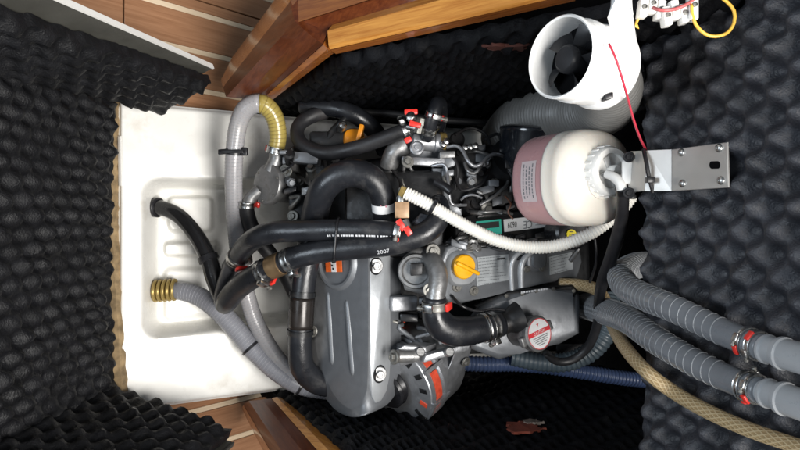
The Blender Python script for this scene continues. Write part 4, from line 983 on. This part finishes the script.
# ---- two black hoses crossing the belt cover
h5, pa5 = hose('heater_hose', [(230, 268, 1.08, 8.5), (237, 258, 1.06, 9.5), (246, 246, 1.03, 10.5), (258, 237, 1.0, 11), (276, 232, .985, 11), (300, 231, .975, 11), (330, 230, .965, 11), (360, 230, .955, 11), (385, 231, .95, 10.5), (402, 233, .945, 9.5)], RUB(), 'upper black heater hose with white print crossing the belt cover', seg=22, wob=0.01)
clamp(h5, pa5, pa5.near(237, 258), 2.4, redang=1.3, tipside=-1)
bm = new(); tube(bm, path([(232, 264, 1.07, 8), (226, 278, 1.085, 7), (222, 294, 1.10, 7.5), (222, 302, 1.105, 8)], 0.004), 16); build('grey_connector', bm, mat('dark_grey_plastic', (.06, .06, .065), .35), h5)
bm = new(); rl = random.Random(8); u = pa5.near(329, 230); e_ = pa5.near(394, 231)
while u < e_:
    ln = rl.uniform(.0018, .0055); rows = []
    for s_ in (u, min(u + ln, e_)):
        p, t, n, b, r = pa5.at(s_); rows.append([p + (n * math.cos(a) + b * math.sin(a)) * (r + .0006) for a in (-.02, .07, .16)])
    loft(bm, rows); u += ln + rl.choice([.0009, .0012, .003])
build('hose_print', bm, INKW(), h5, recalc=False)
clamp(h5, pa5, pa5.near(398, 232), -0.6, redang=1.0)
h6, pa6 = hose('heater_hose', [(224, 306, 1.09, 9), (228, 300, 1.075, 11), (238, 288, 1.05, 11.5), (250, 279, 1.025, 11.5), (264, 271, 1.005, 11.2), (280, 264, .99, 11), (300, 256, .975, 11.5), (325, 251, .965, 11.5), (355, 248, .955, 11.5), (385, 245, .948, 11.5), (410, 239, .945, 11.5), (428, 231, .945, 11.5), (438, 220, .95, 11), (440, 208, .965, 10), (438, 202, .98, 9)], RUB(), 'lower black heater hose with red-tipped clamps and the number 2007', seg=22, wob=0.01)
text_on_hose(h6, 'hose_print', '2007', 0.0095, pa6, pa6.near(376, 246), 0.18, INKW(), squeeze=1.0)
clamp(h6, pa6, pa6.near(263, 271), 0.6, width=0.012, redang=1.25, tipside=1)
bm = new(); p, t, n, b, r = pa6.at(pa6.near(276, 265)); lathe(bm, p, t, [(r, -0.013), (r * 1.09, -0.012), (r * 1.11, 0.0), (r * 1.09, 0.012), (r, 0.013)], 26); build('bronze_joiner', bm, mat('bronze_metal', (.33, .22, .12), .35, .8, var=.2), h6)
clamp(h6, pa6, pa6.near(290, 259), 1.0, width=0.013, red=False)
p5 = pa5.at(pa5.near(337, 230)); p6 = pa6.at(pa6.near(337, 249))
bm = new(); rr = 0.0195; rows = []
c5, c6 = p5[0], p6[0]; dv = (c6 - c5).normalized(); zz = dv.cross(V(1, 0.1, 0)).normalized()
loop = [(c5 - dv * rr * math.cos(a) + zz * rr * math.sin(a), 0.0018) for a in [math.pi * (i / 8 - .5) for i in range(9)]] + [(c6 + dv * rr * math.cos(a) - zz * rr * math.sin(a), 0.0018) for a in [math.pi * (i / 8 - .5) for i in range(9)]]
loop.append((loop[0][0].copy(), 0.0018)); tube(bm, Path(loop, 0.004), 8); build('cable_tie', bm, PLAS(), h5, doubles=False, recalc=False)

# ---- water outlet hose under the thermostat
h7, pa7 = hose('coolant_hose', [(435, 297, .955, 11), (435, 305, .957, 12), (436, 316, .96, 14), (442, 326, .963, 15), (453, 331, .97, 15), (468, 331, .98, 14.5), (484, 328, .99, 13.5), (500, 324, 1.005, 12.5)], RUB(), 'short black elbow hose between thermostat and heat exchanger', seg=24, wob=0.02)
clamp(h7, pa7, pa7.near(435, 303), 0.5, redang=1.6, tipside=-1, width=0.014, band=BOLT())
clamp(h7, pa7, pa7.near(492, 326), 0.9, red=False, width=0.012)
clamp(h7, pa7, pa7.near(485, 328), 2.2, red=False, width=0.006)

# ---- upper black hoses
h8, pa8 = hose('fuel_return_hose', [(408, 129, 1.03, 7), (395, 134, 1.03, 7.4), (374, 142, 1.04, 7.4), (352, 149, 1.05, 7.4), (330, 153, 1.06, 7.4), (312, 150, 1.07, 7.4), (300, 142, 1.08, 7.2), (297, 131, 1.09, 7), (302, 122, 1.10, 7), (314, 115, 1.11, 7.5), (326, 112, 1.12, 7)], RUBC(), 'black rubber hose looping round above the orange dipstick cap', seg=18, wob=0.012)
clamp(h8, pa8, pa8.near(403, 131), 1.2, redang=2.2)
h9, pa9 = hose('exhaust_hose', [(302, 106, 1.13, 8.5), (318, 107, 1.12, 9), (338, 109, 1.11, 9), (355, 115, 1.11, 9), (368, 124, 1.12, 9), (378, 136, 1.14, 9), (385, 150, 1.17, 9)], RUB(), 'black hose running along the upper edge of the white tray', seg=18)
h9b, _ = hose('black_cable', [(360, 112, 1.17, 3.5), (395, 114, 1.17, 3.5), (430, 119, 1.18, 3.5), (470, 122, 1.2, 3.5), (510, 124, 1.22, 3.5)], RUBC(), 'black cable along the tray edge below the dark foam wall', category='cable', seg=10)
h10, pa10 = hose('vent_hose', [(427, 138, 1.02, 6.5), (430, 126, 1.0, 7), (434, 112, .99, 7), (438, 103, 1.0, 7), (441, 107, 1.03, 6.5), (440, 122, 1.07, 6.5), (434, 138, 1.1, 6.5)], RUB(), 'short black hose bent over between red-tipped clamps above the injection pump', seg=16)
clamp(h10, pa10, pa10.near(429, 128), 2.6, redang=1.5, width=0.012); clamp(h10, pa10, pa10.near(433, 115), 0.4, redang=1.0, width=0.010)
# cluster of taps and clamp ends beside it
cl = thing('drain_cock', P(412, 130, 1.03), label='small chrome drain cock with red tips beside the bent black hose', category='valve')
for i, (px, py, d, ax_, r_, m_, nm) in enumerate(((411, 117, .985, V(-.2, .3, 1), .0075, STEEL(), 'chrome_nut'), (421, 122, 1.0, V(.3, 1, .3), .0085, BOLT(), 'valve_body'), (416, 128, 1.01, V(1, -.2, .2), .007, STEEL(), 'valve_stem'))):
    bm = new(); lathe(bm, P(px, py, d), ax_, [(r_ * .8, -r_ * 2.2), (r_ * .8, -r_ * .6), (r_, -r_ * .5), (r_, r_ * .8), (r_ * .7, r_), (0, r_)], 6 if i == 1 else 18); build(nm, bm, m_, cl)
for px, py, a_, w_ in ((411, 112, 0.05, .011), (415, 124.5, -0.25, .010), (408, 140, .5, .006)):
    bm = new(); obox(bm, P(px, py, .985), V(math.cos(a_), math.sin(a_), 0) * w_, V(-math.sin(a_), math.cos(a_), 0) * .0045, V(0, 0, .004), .002); build('red_tip', bm, RED(), cl)
# hose from pump to the right of the well
h11, pa11 = hose('pump_hose', [(247, 202, 1.095, 7), (247, 212, 1.10, 7.5), (251, 226, 1.11, 7.8), (259, 240, 1.12, 7.8), (270, 254, 1.13, 7.5), (285, 275, 1.15, 7), (298, 300, 1.17, 7)], RUBC(), 'black hose leaving the raw water pump towards the well', seg=16)
clamp(h11, pa11, pa11.near(247, 206), 2.8, redang=1.2, width=0.010)
# fitting joining the white hose
bf = thing('hose_fitting', P(402, 215, .97), label='square tan fitting with brass nipple at the end of the white corrugated hose', category='fitting')
bm = new(); obox(bm, P(402, 210, .95), V(0.0115, 0, 0), V(0, 0.013, 0), V(0, 0, 0.011), 0.0015); build('tan_body', bm, COPPER(), bf)
bm = new(); lathe(bm, P(401, 201, .95), V(0, 1, 0.1), [(0.008, -0.004), (0.008, 0.006), (0.005, 0.010), (0.005, 0.02), (0.0035, 0.022), (0, 0.022)], 14); build('chrome_nipple', bm, STEEL(), bf)
bm = new(); lathe(bm, P(403, 191.5, .94), V(1, -0.42, 0), [(0.006, -0.006), (0.009, -0.005), (0.009, 0.003), (0.007, 0.004), (0.007, 0.012), (0, 0.012)], 6); build('brass_elbow', bm, BRASS(), bf)
bm = new(); tube(bm, path([(405, 221, .955, 4), (408, 228, .95, 4), (412, 232, .95, 3)], .004), 12); build('hose_tail', bm, ALUD(), bf)
bm = new(); obox(bm, P(401, 225, .93), V(.005, -.008, 0), V(.004, .003, 0), V(0, 0, .003), .0015); obox(bm, P(408, 231, .928), V(.004, -.006, 0), V(.004, .003, 0), V(0, 0, .003), .0015); build('red_tip', bm, RED(), bf)
bm = new(); slab(bm, [P(412, 222, .97), P(420, 213, .965), P(432, 215, .965), P(436, 224, .97), P(425, 234, .965), P(414, 232, .965)], V(0, 0, -.02), .004, 2); build('crumpled_tape', bm, mat('silver_tape', (.12, .13, .15), .35, .5, var=.4, vscale=60, bump=1.0, bscale=90), bf)
# white corrugated hose
h12, pa12 = hose('corrugated_hose', [(406, 193, .94, 6.2), (424, 202, .935, 6.2), (445, 214, .935, 6.2), (470, 228, .94, 6.2), (495, 239.5, .945, 6.2), (520, 246, .945, 6.2), (546, 247, .94, 6.2), (572, 241.5, .93, 6.2), (596, 230, .92, 6.2), (618, 213, .91, 6.2), (632, 196, .905, 6.2)], WHOSE(), 'white corrugated hose sweeping across the engine below the coolant jug', step=0.0008, seg=16, rad=corr(0.0050, 0.075))
p, t, n, b, r = pa12.at(pa12.near(433, 207)); ziptie(h12, p, t, r * 1.08, w=0.003, head=V(-.3, 1, .5))

# ================================================================== COOLANT JUG
jug = thing('coolant_jug', P(560, 178, .93), label='translucent white coolant jug with pink fluid, hung on the steel bracket', category='jug')
JA = (V(0.42, -0.02, 0.91)).normalized(); JO = P(546, 181, .925); JR = L(45, .90); XD = V(0, 1, 0)
PINK = mat('pink_coolant', (0.60, 0.34, 0.345), 0.32, var=.05, vscale=12, sss=.25)
HDPE = mat('milky_plastic', (0.80, 0.745, 0.66), 0.34, var=.03, vscale=12, sss=.35)
def jprof(pr): return [(r * JR, h * JR) for r, h in pr]
lev = 1.08
bm = new(); lathe(bm, JO, JA, jprof([(0.0, 0), (0.80, 0), (0.93, 0.03), (0.99, 0.10), (1.0, 0.18), (1.0, lev)]), 56, sup=2.5, xd=XD); build('pink_coolant', bm, PINK, jug, sharp=60)
bm = new(); lathe(bm, JO, JA, jprof([(1.0, lev), (1.012, lev + .01), (1.012, lev + .05), (1.0, lev + .07), (1.0, 1.40), (0.985, 1.50), (0.93, 1.61), (0.84, 1.70), (0.70, 1.77), (0.55, 1.81), (0.46, 1.84), (0.46, 1.88)]), 56, sup=2.5, xd=XD); build('body', bm, HDPE, jug, sharp=60)
capo = JO + JA * JR * 1.86 + LAT * JR * .10
bm = new(); lathe(bm, capo, JA, [(JR * .50, -JR * .12), (JR * .50, JR * .14), (JR * .46, JR * .2), (JR * .36, JR * .2), (JR * .34, JR * .14), (0, JR * .14)], 36); jc = build('cap', bm, WHITE(), jug)
for k in range(20):
    a = 2 * math.pi * k / 20; e1 = JA.cross(LAT).normalized(); e2 = JA.cross(e1); e = e1 * math.cos(a) + e2 * math.sin(a)
    bm = new(); obox(bm, capo + e * JR * .505 + JA * JR * .02, e * .0012, JA.cross(e) * .0018, JA * JR * .10, .0006, 1); build('cap_ridge', bm, WHITE(), jc)
for k in range(4):
    a = math.pi / 2 * k + .5; e1 = JA.cross(LAT).normalized(); e2 = JA.cross(e1); e = e1 * math.cos(a) + e2 * math.sin(a)
    bm = new(); obox(bm, capo + e * JR * .20 + JA * JR * .15, e * JR * .11, JA.cross(e) * JR * .07, JA * JR * .03, .001, 1); build('cap_rib', bm, mat('dull_white_plastic', (.5, .5, .49), .4), jc)
bm = new(); lathe(bm, capo + JA * JR * .14, JA, [(JR * .12, 0), (JR * .12, JR * .16), (JR * .10, JR * .2), (0, JR * .2)], 16); build('cap_spigot', bm, WHITE(), jc)
bm = new(); tube(bm, path([(607, 174, .785, 4.5), (614, 177, .775, 4.8), (620, 183, .768, 5), (622, 190, .767, 5)], .003), 14); build('cap_elbow', bm, WHITE(), jc)
# level label wrapped on the side
bm = new(); rows = []
e1 = XD - JA * XD.dot(JA); e1.normalize(); e2 = JA.cross(e1)
def jsurf(a, h, off=0.0006):
    c, s_ = math.cos(a), math.sin(a); q = (abs(c) ** 2.5 + abs(s_) ** 2.5) ** (-1 / 2.5); return JO + JA * h * JR + (e1 * c + e2 * s_) * (JR * q + off)
amid = min([i * .02 for i in range(315)], key=lambda a: (jsurf(a, .6) - P(530, 180, .83)).length)
for i in range(13):
    a = amid - 0.42 + 0.84 * i / 12; rows.append([jsurf(a, .42), jsurf(a, .92)])
loft(bm, rows); build('level_label', bm, mat('pink_white_label', (.66, .56, .56), .5, var=.05), jug)
for k in range(4):
    bm = new(); h = .50 + .10 * k; l0 = .36 - .03 * (k % 3); rows = []
    u = -l0
    while u < l0:
        ln = random.uniform(.03, .09); a0, a1 = amid + u, amid + min(u + ln, l0)
        r0_ = [jsurf(a0, h, .0009), jsurf(a0, h + .030, .0009)]; r1_ = [jsurf(a1, h, .0009), jsurf(a1, h + .030, .0009)]; loft(bm, [r0_, r1_]); u += ln + .025
    build('label_print', bm, INKG(), jug)
# mounting lug of the jug
bm = new(); obox(bm, P(628.5, 172, .768), V(.0075, 0, .003), V(0, .016, 0), V(-.003, 0, .006), .004); build('mounting_lug', bm, WHITE(), jug)
for py in (157, 193):
    bolt(jug, P(629, py, .757), V(-.3, 0, 1), L(3.0, .8), m=PLAS())
# bleed hose
h13, pa13 = hose('overflow_hose', [(622, 187, .768, 5.8), (623, 198, .78, 6), (622, 215, .80, 6.2), (618, 235, .83, 6.4), (611, 258, .87, 6.4), (603, 280, .92, 6), (599, 300, .98, 5.2), (597, 325, 1.03, 4.6), (588, 347, 1.06, 4.4), (572, 360, 1.07, 4.2), (556, 361, 1.065, 4.0), (546, 353, 1.04, 3.6)], RUBC(), 'thin black overflow hose dropping from the jug cap to the pressure cap', seg=16, wob=.01)
bm = new(); p, t, n, b, r = pa13.at(.006); lathe(bm, p, t, [(r, -.004), (r * 1.12, -.004), (r * 1.12, .004), (r, .004)], 18)
obox(bm, p + V(.012, 0, 0), V(.005, 0, 0), V(0, .003, 0), V(0, 0, .003), .001); obox(bm, p + V(.012, -.008, 0), V(.005, 0, 0), V(0, .003, 0), V(0, 0, .003), .001); build('spring_clip', bm, DARK(), h13)

# ================================================================== BRACKET
br = thing('steel_bracket', lid_at(700, 168, .03), label='bent stainless steel bracket screwed to the foam lid, carrying the jug', category='bracket')
HB = 0.027
q = [lid_at(671.5, 149.5, HB), lid_at(727, 142.2, HB), lid_at(728.5, 187.5, HB), lid_at(671.5, 191, HB)]
bm = new(); slab(bm, q, -LN * .0022, .0006, 1); build('back_plate', bm, BRUSH(), br)
fold = [P(647, 150.5, .735), q[0], q[3], P(645, 191, .735)]
bm = new(); slab(bm, fold, V(.001, 0, -.0022)); build('folded_plate', bm, BRUSH(), br)
bm = new(); slab(bm, [P(630, 151.5, .765), P(646.6, 150.6, .7355), P(644.6, 190.9, .7355), P(628, 192, .765)], V(.002, 0, -.0015)); build('front_plate', bm, BRUSH(), br)
for px, py in ((681.5, 152.5), (719, 148), (682.5, 183.5), (721, 180.5)):
    bm = new(); o = lid_at(px, py, HB + .0004); lathe(bm, o, LN, [(.0047, -.001), (.0047, .0006), (.0038, .0022), (.002, .003), (.0018, .0018), (0, .0018)], 20); build('screw', bm, STEEL(), br)
o = lid_at(714.5, 165, HB + .0006); ex = (lid_at(720, 165, HB) - lid_at(709, 165, HB)).normalized()
bm = new(); pts = []
for i in range(20):
    a = 2 * math.pi * i / 20; c, s_ = math.cos(a), math.sin(a); pts.append(o + ex * (c * .0035 + (.0035 if c > 0 else -.0035)) + LAT * s_ * .0042)
slab(bm, pts, -LN * .001); build('slot', bm, BILGE(), br)
wt = thing('cable_tie', P(650, 165, .74), label='black cable tie strapped around the steel bracket', category='cable tie')
bm = new(); tube(bm, path([(643.5, 149.5, .736, 2.0), (646.5, 163, .725, 2.2), (648.5, 175, .725, 2.2), (653, 192.5, .73, 2.0)], .004), 8); build('strap', bm, PLAS(), wt, doubles=False)
bm = new(); obox(bm, P(650, 180, .722), V(.005, 0, 0), V(0, .0035, 0), V(0, 0, .004), .001); build('tie_head', bm, PLAS(), wt)

# ================================================================== BLOWER AND DUCT
fan = thing('blower_fan', P(600, 62, .80), label='white inline blower fan with black blades above the coolant jug', category='fan')
FA = V(-0.82, 0.02, 0.57).normalized(); fo = P(560, 57, .585); fr_ = L(42, .58)
FW = mat('white_blower_plastic', (0.80, 0.80, 0.79), 0.28, var=.03, vscale=15)
bm = new(); lathe(bm, fo, FA, [(fr_ * .86, -.050), (fr_ * .90, -.03), (fr_ * .93, 0), (fr_ * .97, .0015), (fr_ * 1.0, 0), (fr_ * 1.0, -.004), (fr_ * .985, -.006), (fr_ * .985, -.020), (fr_ * 1.02, -.022), (fr_ * 1.02, -.028), (fr_ * 1.0, -.030), (fr_ * 1.0, -.050), (fr_ * .97, -.056), (fr_ * .86, -.050)], 56)
build('housing', bm, FW, fan, sharp=35)
bm = new(); lathe(bm, fo - FA * .030, FA, [(fr_ * .895, -.01), (fr_ * .89, 0), (0, 0)], 40); build('dark_interior', bm, BILGE(), fan)
bm = new(); lathe(bm, fo, FA, [(fr_ * .34, -.04), (fr_ * .36, -.014), (fr_ * .34, -.009), (fr_ * .27, -.006), (0, -.005)], 32); hub = build('hub', bm, PLAS(), fan)
e1 = FA.cross(LAT).normalized(); e2 = FA.cross(e1)
for k in range(5):
    a = 2 * math.pi * k / 5 + .35; rows = []
    for i in range(6):
        t = i / 5; rr = fr_ * (.33 + .52 * t); tw = .62 - .25 * t; w = .34 + .03 * t; row = []
        for s_ in (-1, -.33, .33, 1):
            aa = a + s_ * w * .95; row.append(fo + (e1 * math.cos(aa) + e2 * math.sin(aa)) * rr - FA * (.021 - s_ * .010 * tw * 1.6 + .002 * s_ * s_))
        rows.append(row)
    bm = new(); loft(bm, rows); r2 = [v.co.copy() for v in bm.verts]; build('fan_blade', bm, PLAS(), fan)
# rear volute, neck and foot
RA = V(0.30, -0.06, 0.95).normalized(); ro = P(611, 65, .80)
bm = new(); lathe(bm, fo - FA * .054, FA, [(fr_ * .97, .004), (fr_ * 1.04, 0), (fr_ * 1.06, -.006), (fr_ * 1.05, -.014), (fr_ * .98, -.019), (fr_ * .70, -.022)], 48); build('rear_housing', bm, FW, fan)
bm = new(); slab(bm, [P(607, 40, .60), P(612.5, 18, .595), P(613, -14, .585), P(632, -14, .585), P(633, 18, .60), P(638, 45, .625), P(625, 62, .62)], V(.012, .0, -.04), .006, 3); build('mounting_foot', bm, FW, fan)
bm = new(); obox(bm, fo - FA * .046 + V(.012, -.036, .016), V(.004, .001, 0), V(0, .003, 0), V(0, 0, .006), .001); build('latch', bm, PLAS(), fan)
du = hose('air_duct', [(598, 68, .69, 30), (608, 80, .74, 29.5), (611, 94, .80, 28.5), (604, 105, .86, 28), (590, 111, .92, 27.5), (570, 113, .98, 27), (545, 115, 1.06, 26), (520, 124, 1.14, 25), (505, 140, 1.22, 24)], DUCT(), 'grey corrugated air duct running from the blower down behind the jug', category='duct', step=0.0012, seg=36, rad=lambda s, r: r * (1 + .055 * math.cos(2 * math.pi * s / .0105)))[0]
bm = new(); p0, p1 = P(590, 64, .665), P(598, 68, .69); lathe(bm, p1, (p0 - p1), [(L(30, .68), -.012), (L(32, .68), -.01), (L(32, .68), .012), (L(30, .68), .014)], 36); build('duct_collar', bm, GBOARD(), du)

# ================================================================== GREY HOSES ON THE RIGHT
def DL(px, off=.058): return .6 / ((px - 400) / 600 + .35) - off
def grey_hose(pts, label, cl_at, redang, fit):
    o, pa = hose('spiral_hose', pts, GREYH(), label, seg=22, step=.004, wob=.006)
    bm = new(); tube(bm, helix(pa, .0118, -.0002, .0008, .0, pa.s[-1] - .045, per=18), 6, cap=False); build('spiral_rib', bm, SPIR(), o, doubles=False, recalc=False)
    for (px, py, ang, ra) in cl_at: clamp(o, pa, pa.near(px, py), ang, width=.012, redang=ra)
    f0, f1, rr = fit; a, c = P(*f0), P(*f1); ax_ = c - a; Ln = ax_.length
    bm = new(); lathe(bm, a, ax_, [(a_ * rr, b_ * rr) for a_, b_ in ((.80, -2), (.80, -.05), (.98, 0), (1.06, .12), (1.06, .30), (.97, .42), (.97, 1.15), (1.10, 1.22), (1.16, 1.36), (1.16, 1.62), (1.06, 1.75), (1.06, 9), (1.2, 9.1), (1.2, 10), (0, 10))], 32); build('pvc_fitting', bm, GREY(), o, sharp=30)
    return o, pa
grey_hose([(652, 264, 1.03, 12.5), (635, 266, .97, 13), (622, 275, .89, 13.4), (627, 287, .82, 13.6), (645, 297, .755, 13.6), (670, 307, DL(670), 13.6), (700, 321, DL(700), 13.6), (725, 333, DL(725), 13.6), (748, 342, DL(748), 13.6), (764, 348, DL(764), 13)], 'grey spiral hose curving over the lid foam, the one farther from the tan hose',
          [(747, 342, 2.7, .8), (757, 345.5, 3.5, -1.2)], 1, ((765, 348.5, DL(765)), (800, 358, DL(800)), L(14.2, DL(770))))
grey_hose([(585, 306, 1.22, 13), (608, 312, .99, 13.5), (630, 321, .83, 13.6), (656, 340, .728, 13.8), (690, 360, DL(690), 13.8), (718, 374, DL(718), 13.8), (742, 384, DL(742), 13.8), (762, 391, DL(762), 13)], 'grey spiral hose beside the tan braided hose, ending in a clamped fitting',
          [(746, 385, 1.2, -2.2), (757, 389, 3.3, 1.0)], 1, ((766, 392.5, DL(766)), (800, 404, DL(800)), L(14.4, DL(772))))
TAN = braid_mat('tan_braided_hose', (0.36, 0.25, 0.125), (0.56, 0.44, 0.26), 10, 6.5)
hose('braided_hose', [(560, 284, 1.10, 6), (580, 285, 1.08, 6), (597, 290, 1.04, 6.2), (606, 304, 1.0, 6.4), (613, 325, .965, 6.6), (625, 347, .81, 6.8), (645, 370, .72, 7), (672, 391, DL(672, .05), 7.2), (705, 410, DL(705, .05), 7.5), (745, 428, DL(745, .05), 7.8), (785, 442, DL(785, .05), 8), (830, 456, DL(830, .05), 8), (900, 470, DL(900, .05), 8.6), (980, 476, DL(980, .05), 9.2)], TAN, 'tan braided hose sweeping past the grey hoses over the lid foam', seg=20)
hose('corrugated_conduit', [(452, 362, 1.17, 7.6), (480, 364, 1.17, 7.6), (515, 364, 1.17, 7.6), (550, 367, 1.17, 7.4), (590, 373, 1.18, 7.2), (630, 379, 1.2, 7), (665, 381, 1.25, 7)], BLUE(), 'blue corrugated conduit under the heat exchanger', seg=16, step=.0012, rad=corr(.0078, .07))
hose('corrugated_conduit', [(512, 357, 1.15, 8.5), (540, 362, 1.14, 9), (566, 362, 1.13, 9.5), (590, 352, 1.12, 9.5), (605, 335, 1.11, 9.5), (611, 315, 1.12, 9.5), (609, 296, 1.15, 9)], TEALH(), 'slate corrugated conduit curling round behind the heat exchanger', seg=16, step=.0014, rad=corr(.0085, .06))

# ================================================================== WIRES
def wire(name, pts, m, label, r=1.3, **kw): return hose(name, [(x, y, d, r) for x, y, d in pts], m, label, category='wire', seg=8, step=.004, **kw)[0]
RW = mat('red_wire', (0.55, 0.03, 0.06), .4); YW_ = mat('yellow_wire', (0.72, 0.42, 0.06), .4); PW = mat('pink_red_wire', (.45, .09, .09), .4)
wire('red_wire', [(609, 44, .555), (613, 52, .552), (619, 68, .552), (626, 92, .575), (633, 118, .65), (640, 138, .70), (646, 150, .752), (650, 160, .77), (655, 172, .78)], RW, 'thin red wire hanging from the blower fan to the steel bracket', 1.25)
wire('yellow_wire', [(692, 4, 0.600), (692, 13, 0.600), (696, 25, 0.600), (705, 34, 0.600), (715, 36.5, 0.600), (727, 33, 0.600), (734, 23, 0.600), (734, 11, 0.600), (727, 2, 0.600), (716, -6, 0.600)], YW_, 'yellow wire loop hanging over the lid foam', 1.7)
wire('yellow_wire', [(646, 8, 0.620), (640, 16, 0.620), (636, 24, 0.620), (638, 28, 0.620), (630, 22, 0.620), (622, 20, 0.620)], YW_, 'short yellow wire kinked beside the blower foot', 1.4)
wire('pink_wire', [(643, -6, 0.620), (648, 4, 0.620), (660, 10, 0.600), (675, 9, 0.600), (689, 3, 0.600), (700, -6, 0.600)], PW, 'dull red wire draped across the terminal blocks', 1.8)
for i, (px, py, n_, a_, d, lb) in enumerate(((651, 9, 3, -.12, .615, 'white terminal block beside the blower foot, partly under the dull red wire'), (674, 15, 3, .15, .61, 'white stepped terminal block hanging below the dull red wire'), (692, 6, 1, 0, .605, 'single white connector at the top of the yellow wire loop'))):
    tb = thing('terminal_block', P(px, py, d), label=lb, category='connector')
    for k in range(n_):
        ex = V(math.cos(a_), math.sin(a_), 0); ey = V(-math.sin(a_), math.cos(a_), 0); c = P(px, py, d) + ex * (k - (n_ - 1) / 2) * .0088 + ey * (.004 if k % 2 else -.001)
        bm = new(); obox(bm, c, ex * .0041, ey * (.0095 if n_ > 1 else .014), V(0, 0, .006), .0012); cell = build('terminal_cell', bm, WHITE(), tb)
        bm = new(); lathe(bm, c + V(0, 0, .006), V(0, 0, 1), [(.0026, -.001), (.0026, .0014), (.0018, .0016), (.0016, .0006), (0, .0006)], 12); build('terminal_screw', bm, BOLT(), cell)

# ---- thin engine wiring
for pts, m_, lb, r_ in (
    ([(392, 170, 1.02), (400, 182, 1.0), (398, 196, .985), (390, 214, .99), (392, 226, 1.0)], RUBC(), 'thin black wire dropping beside the tan fitting', 1.2),
    ([(486, 246, 1.0), (500, 250, .99), (516, 247, .985), (532, 240, .995), (548, 240, 1.0), (562, 246, 1.01)], RUBC(), 'thin black wire lying along the rocker cover under the white hose', 1.2),
    ([(586, 220, 1.0), (594, 236, .99), (596, 262, 1.0), (590, 282, 1.04)], RUBC(), 'thin black wire behind the rocker cover near the tan hose', 1.4),
    ([(452, 296, 1.0), (462, 306, .99), (478, 311, 1.0), (496, 309, 1.01), (512, 312, 1.02)], PLAS(), 'thin black wire above the short elbow hose', 1.5),
    ([(505, 196, 1.02), (511, 204, 1.0), (508, 212, 1.0), (513, 219, 1.0)], mat('brown_wire', (.12, .05, .03), .5), 'thin brown wire by the foot of the coolant jug', .9)):
    wire('engine_wire', pts, m_, lb, r_)
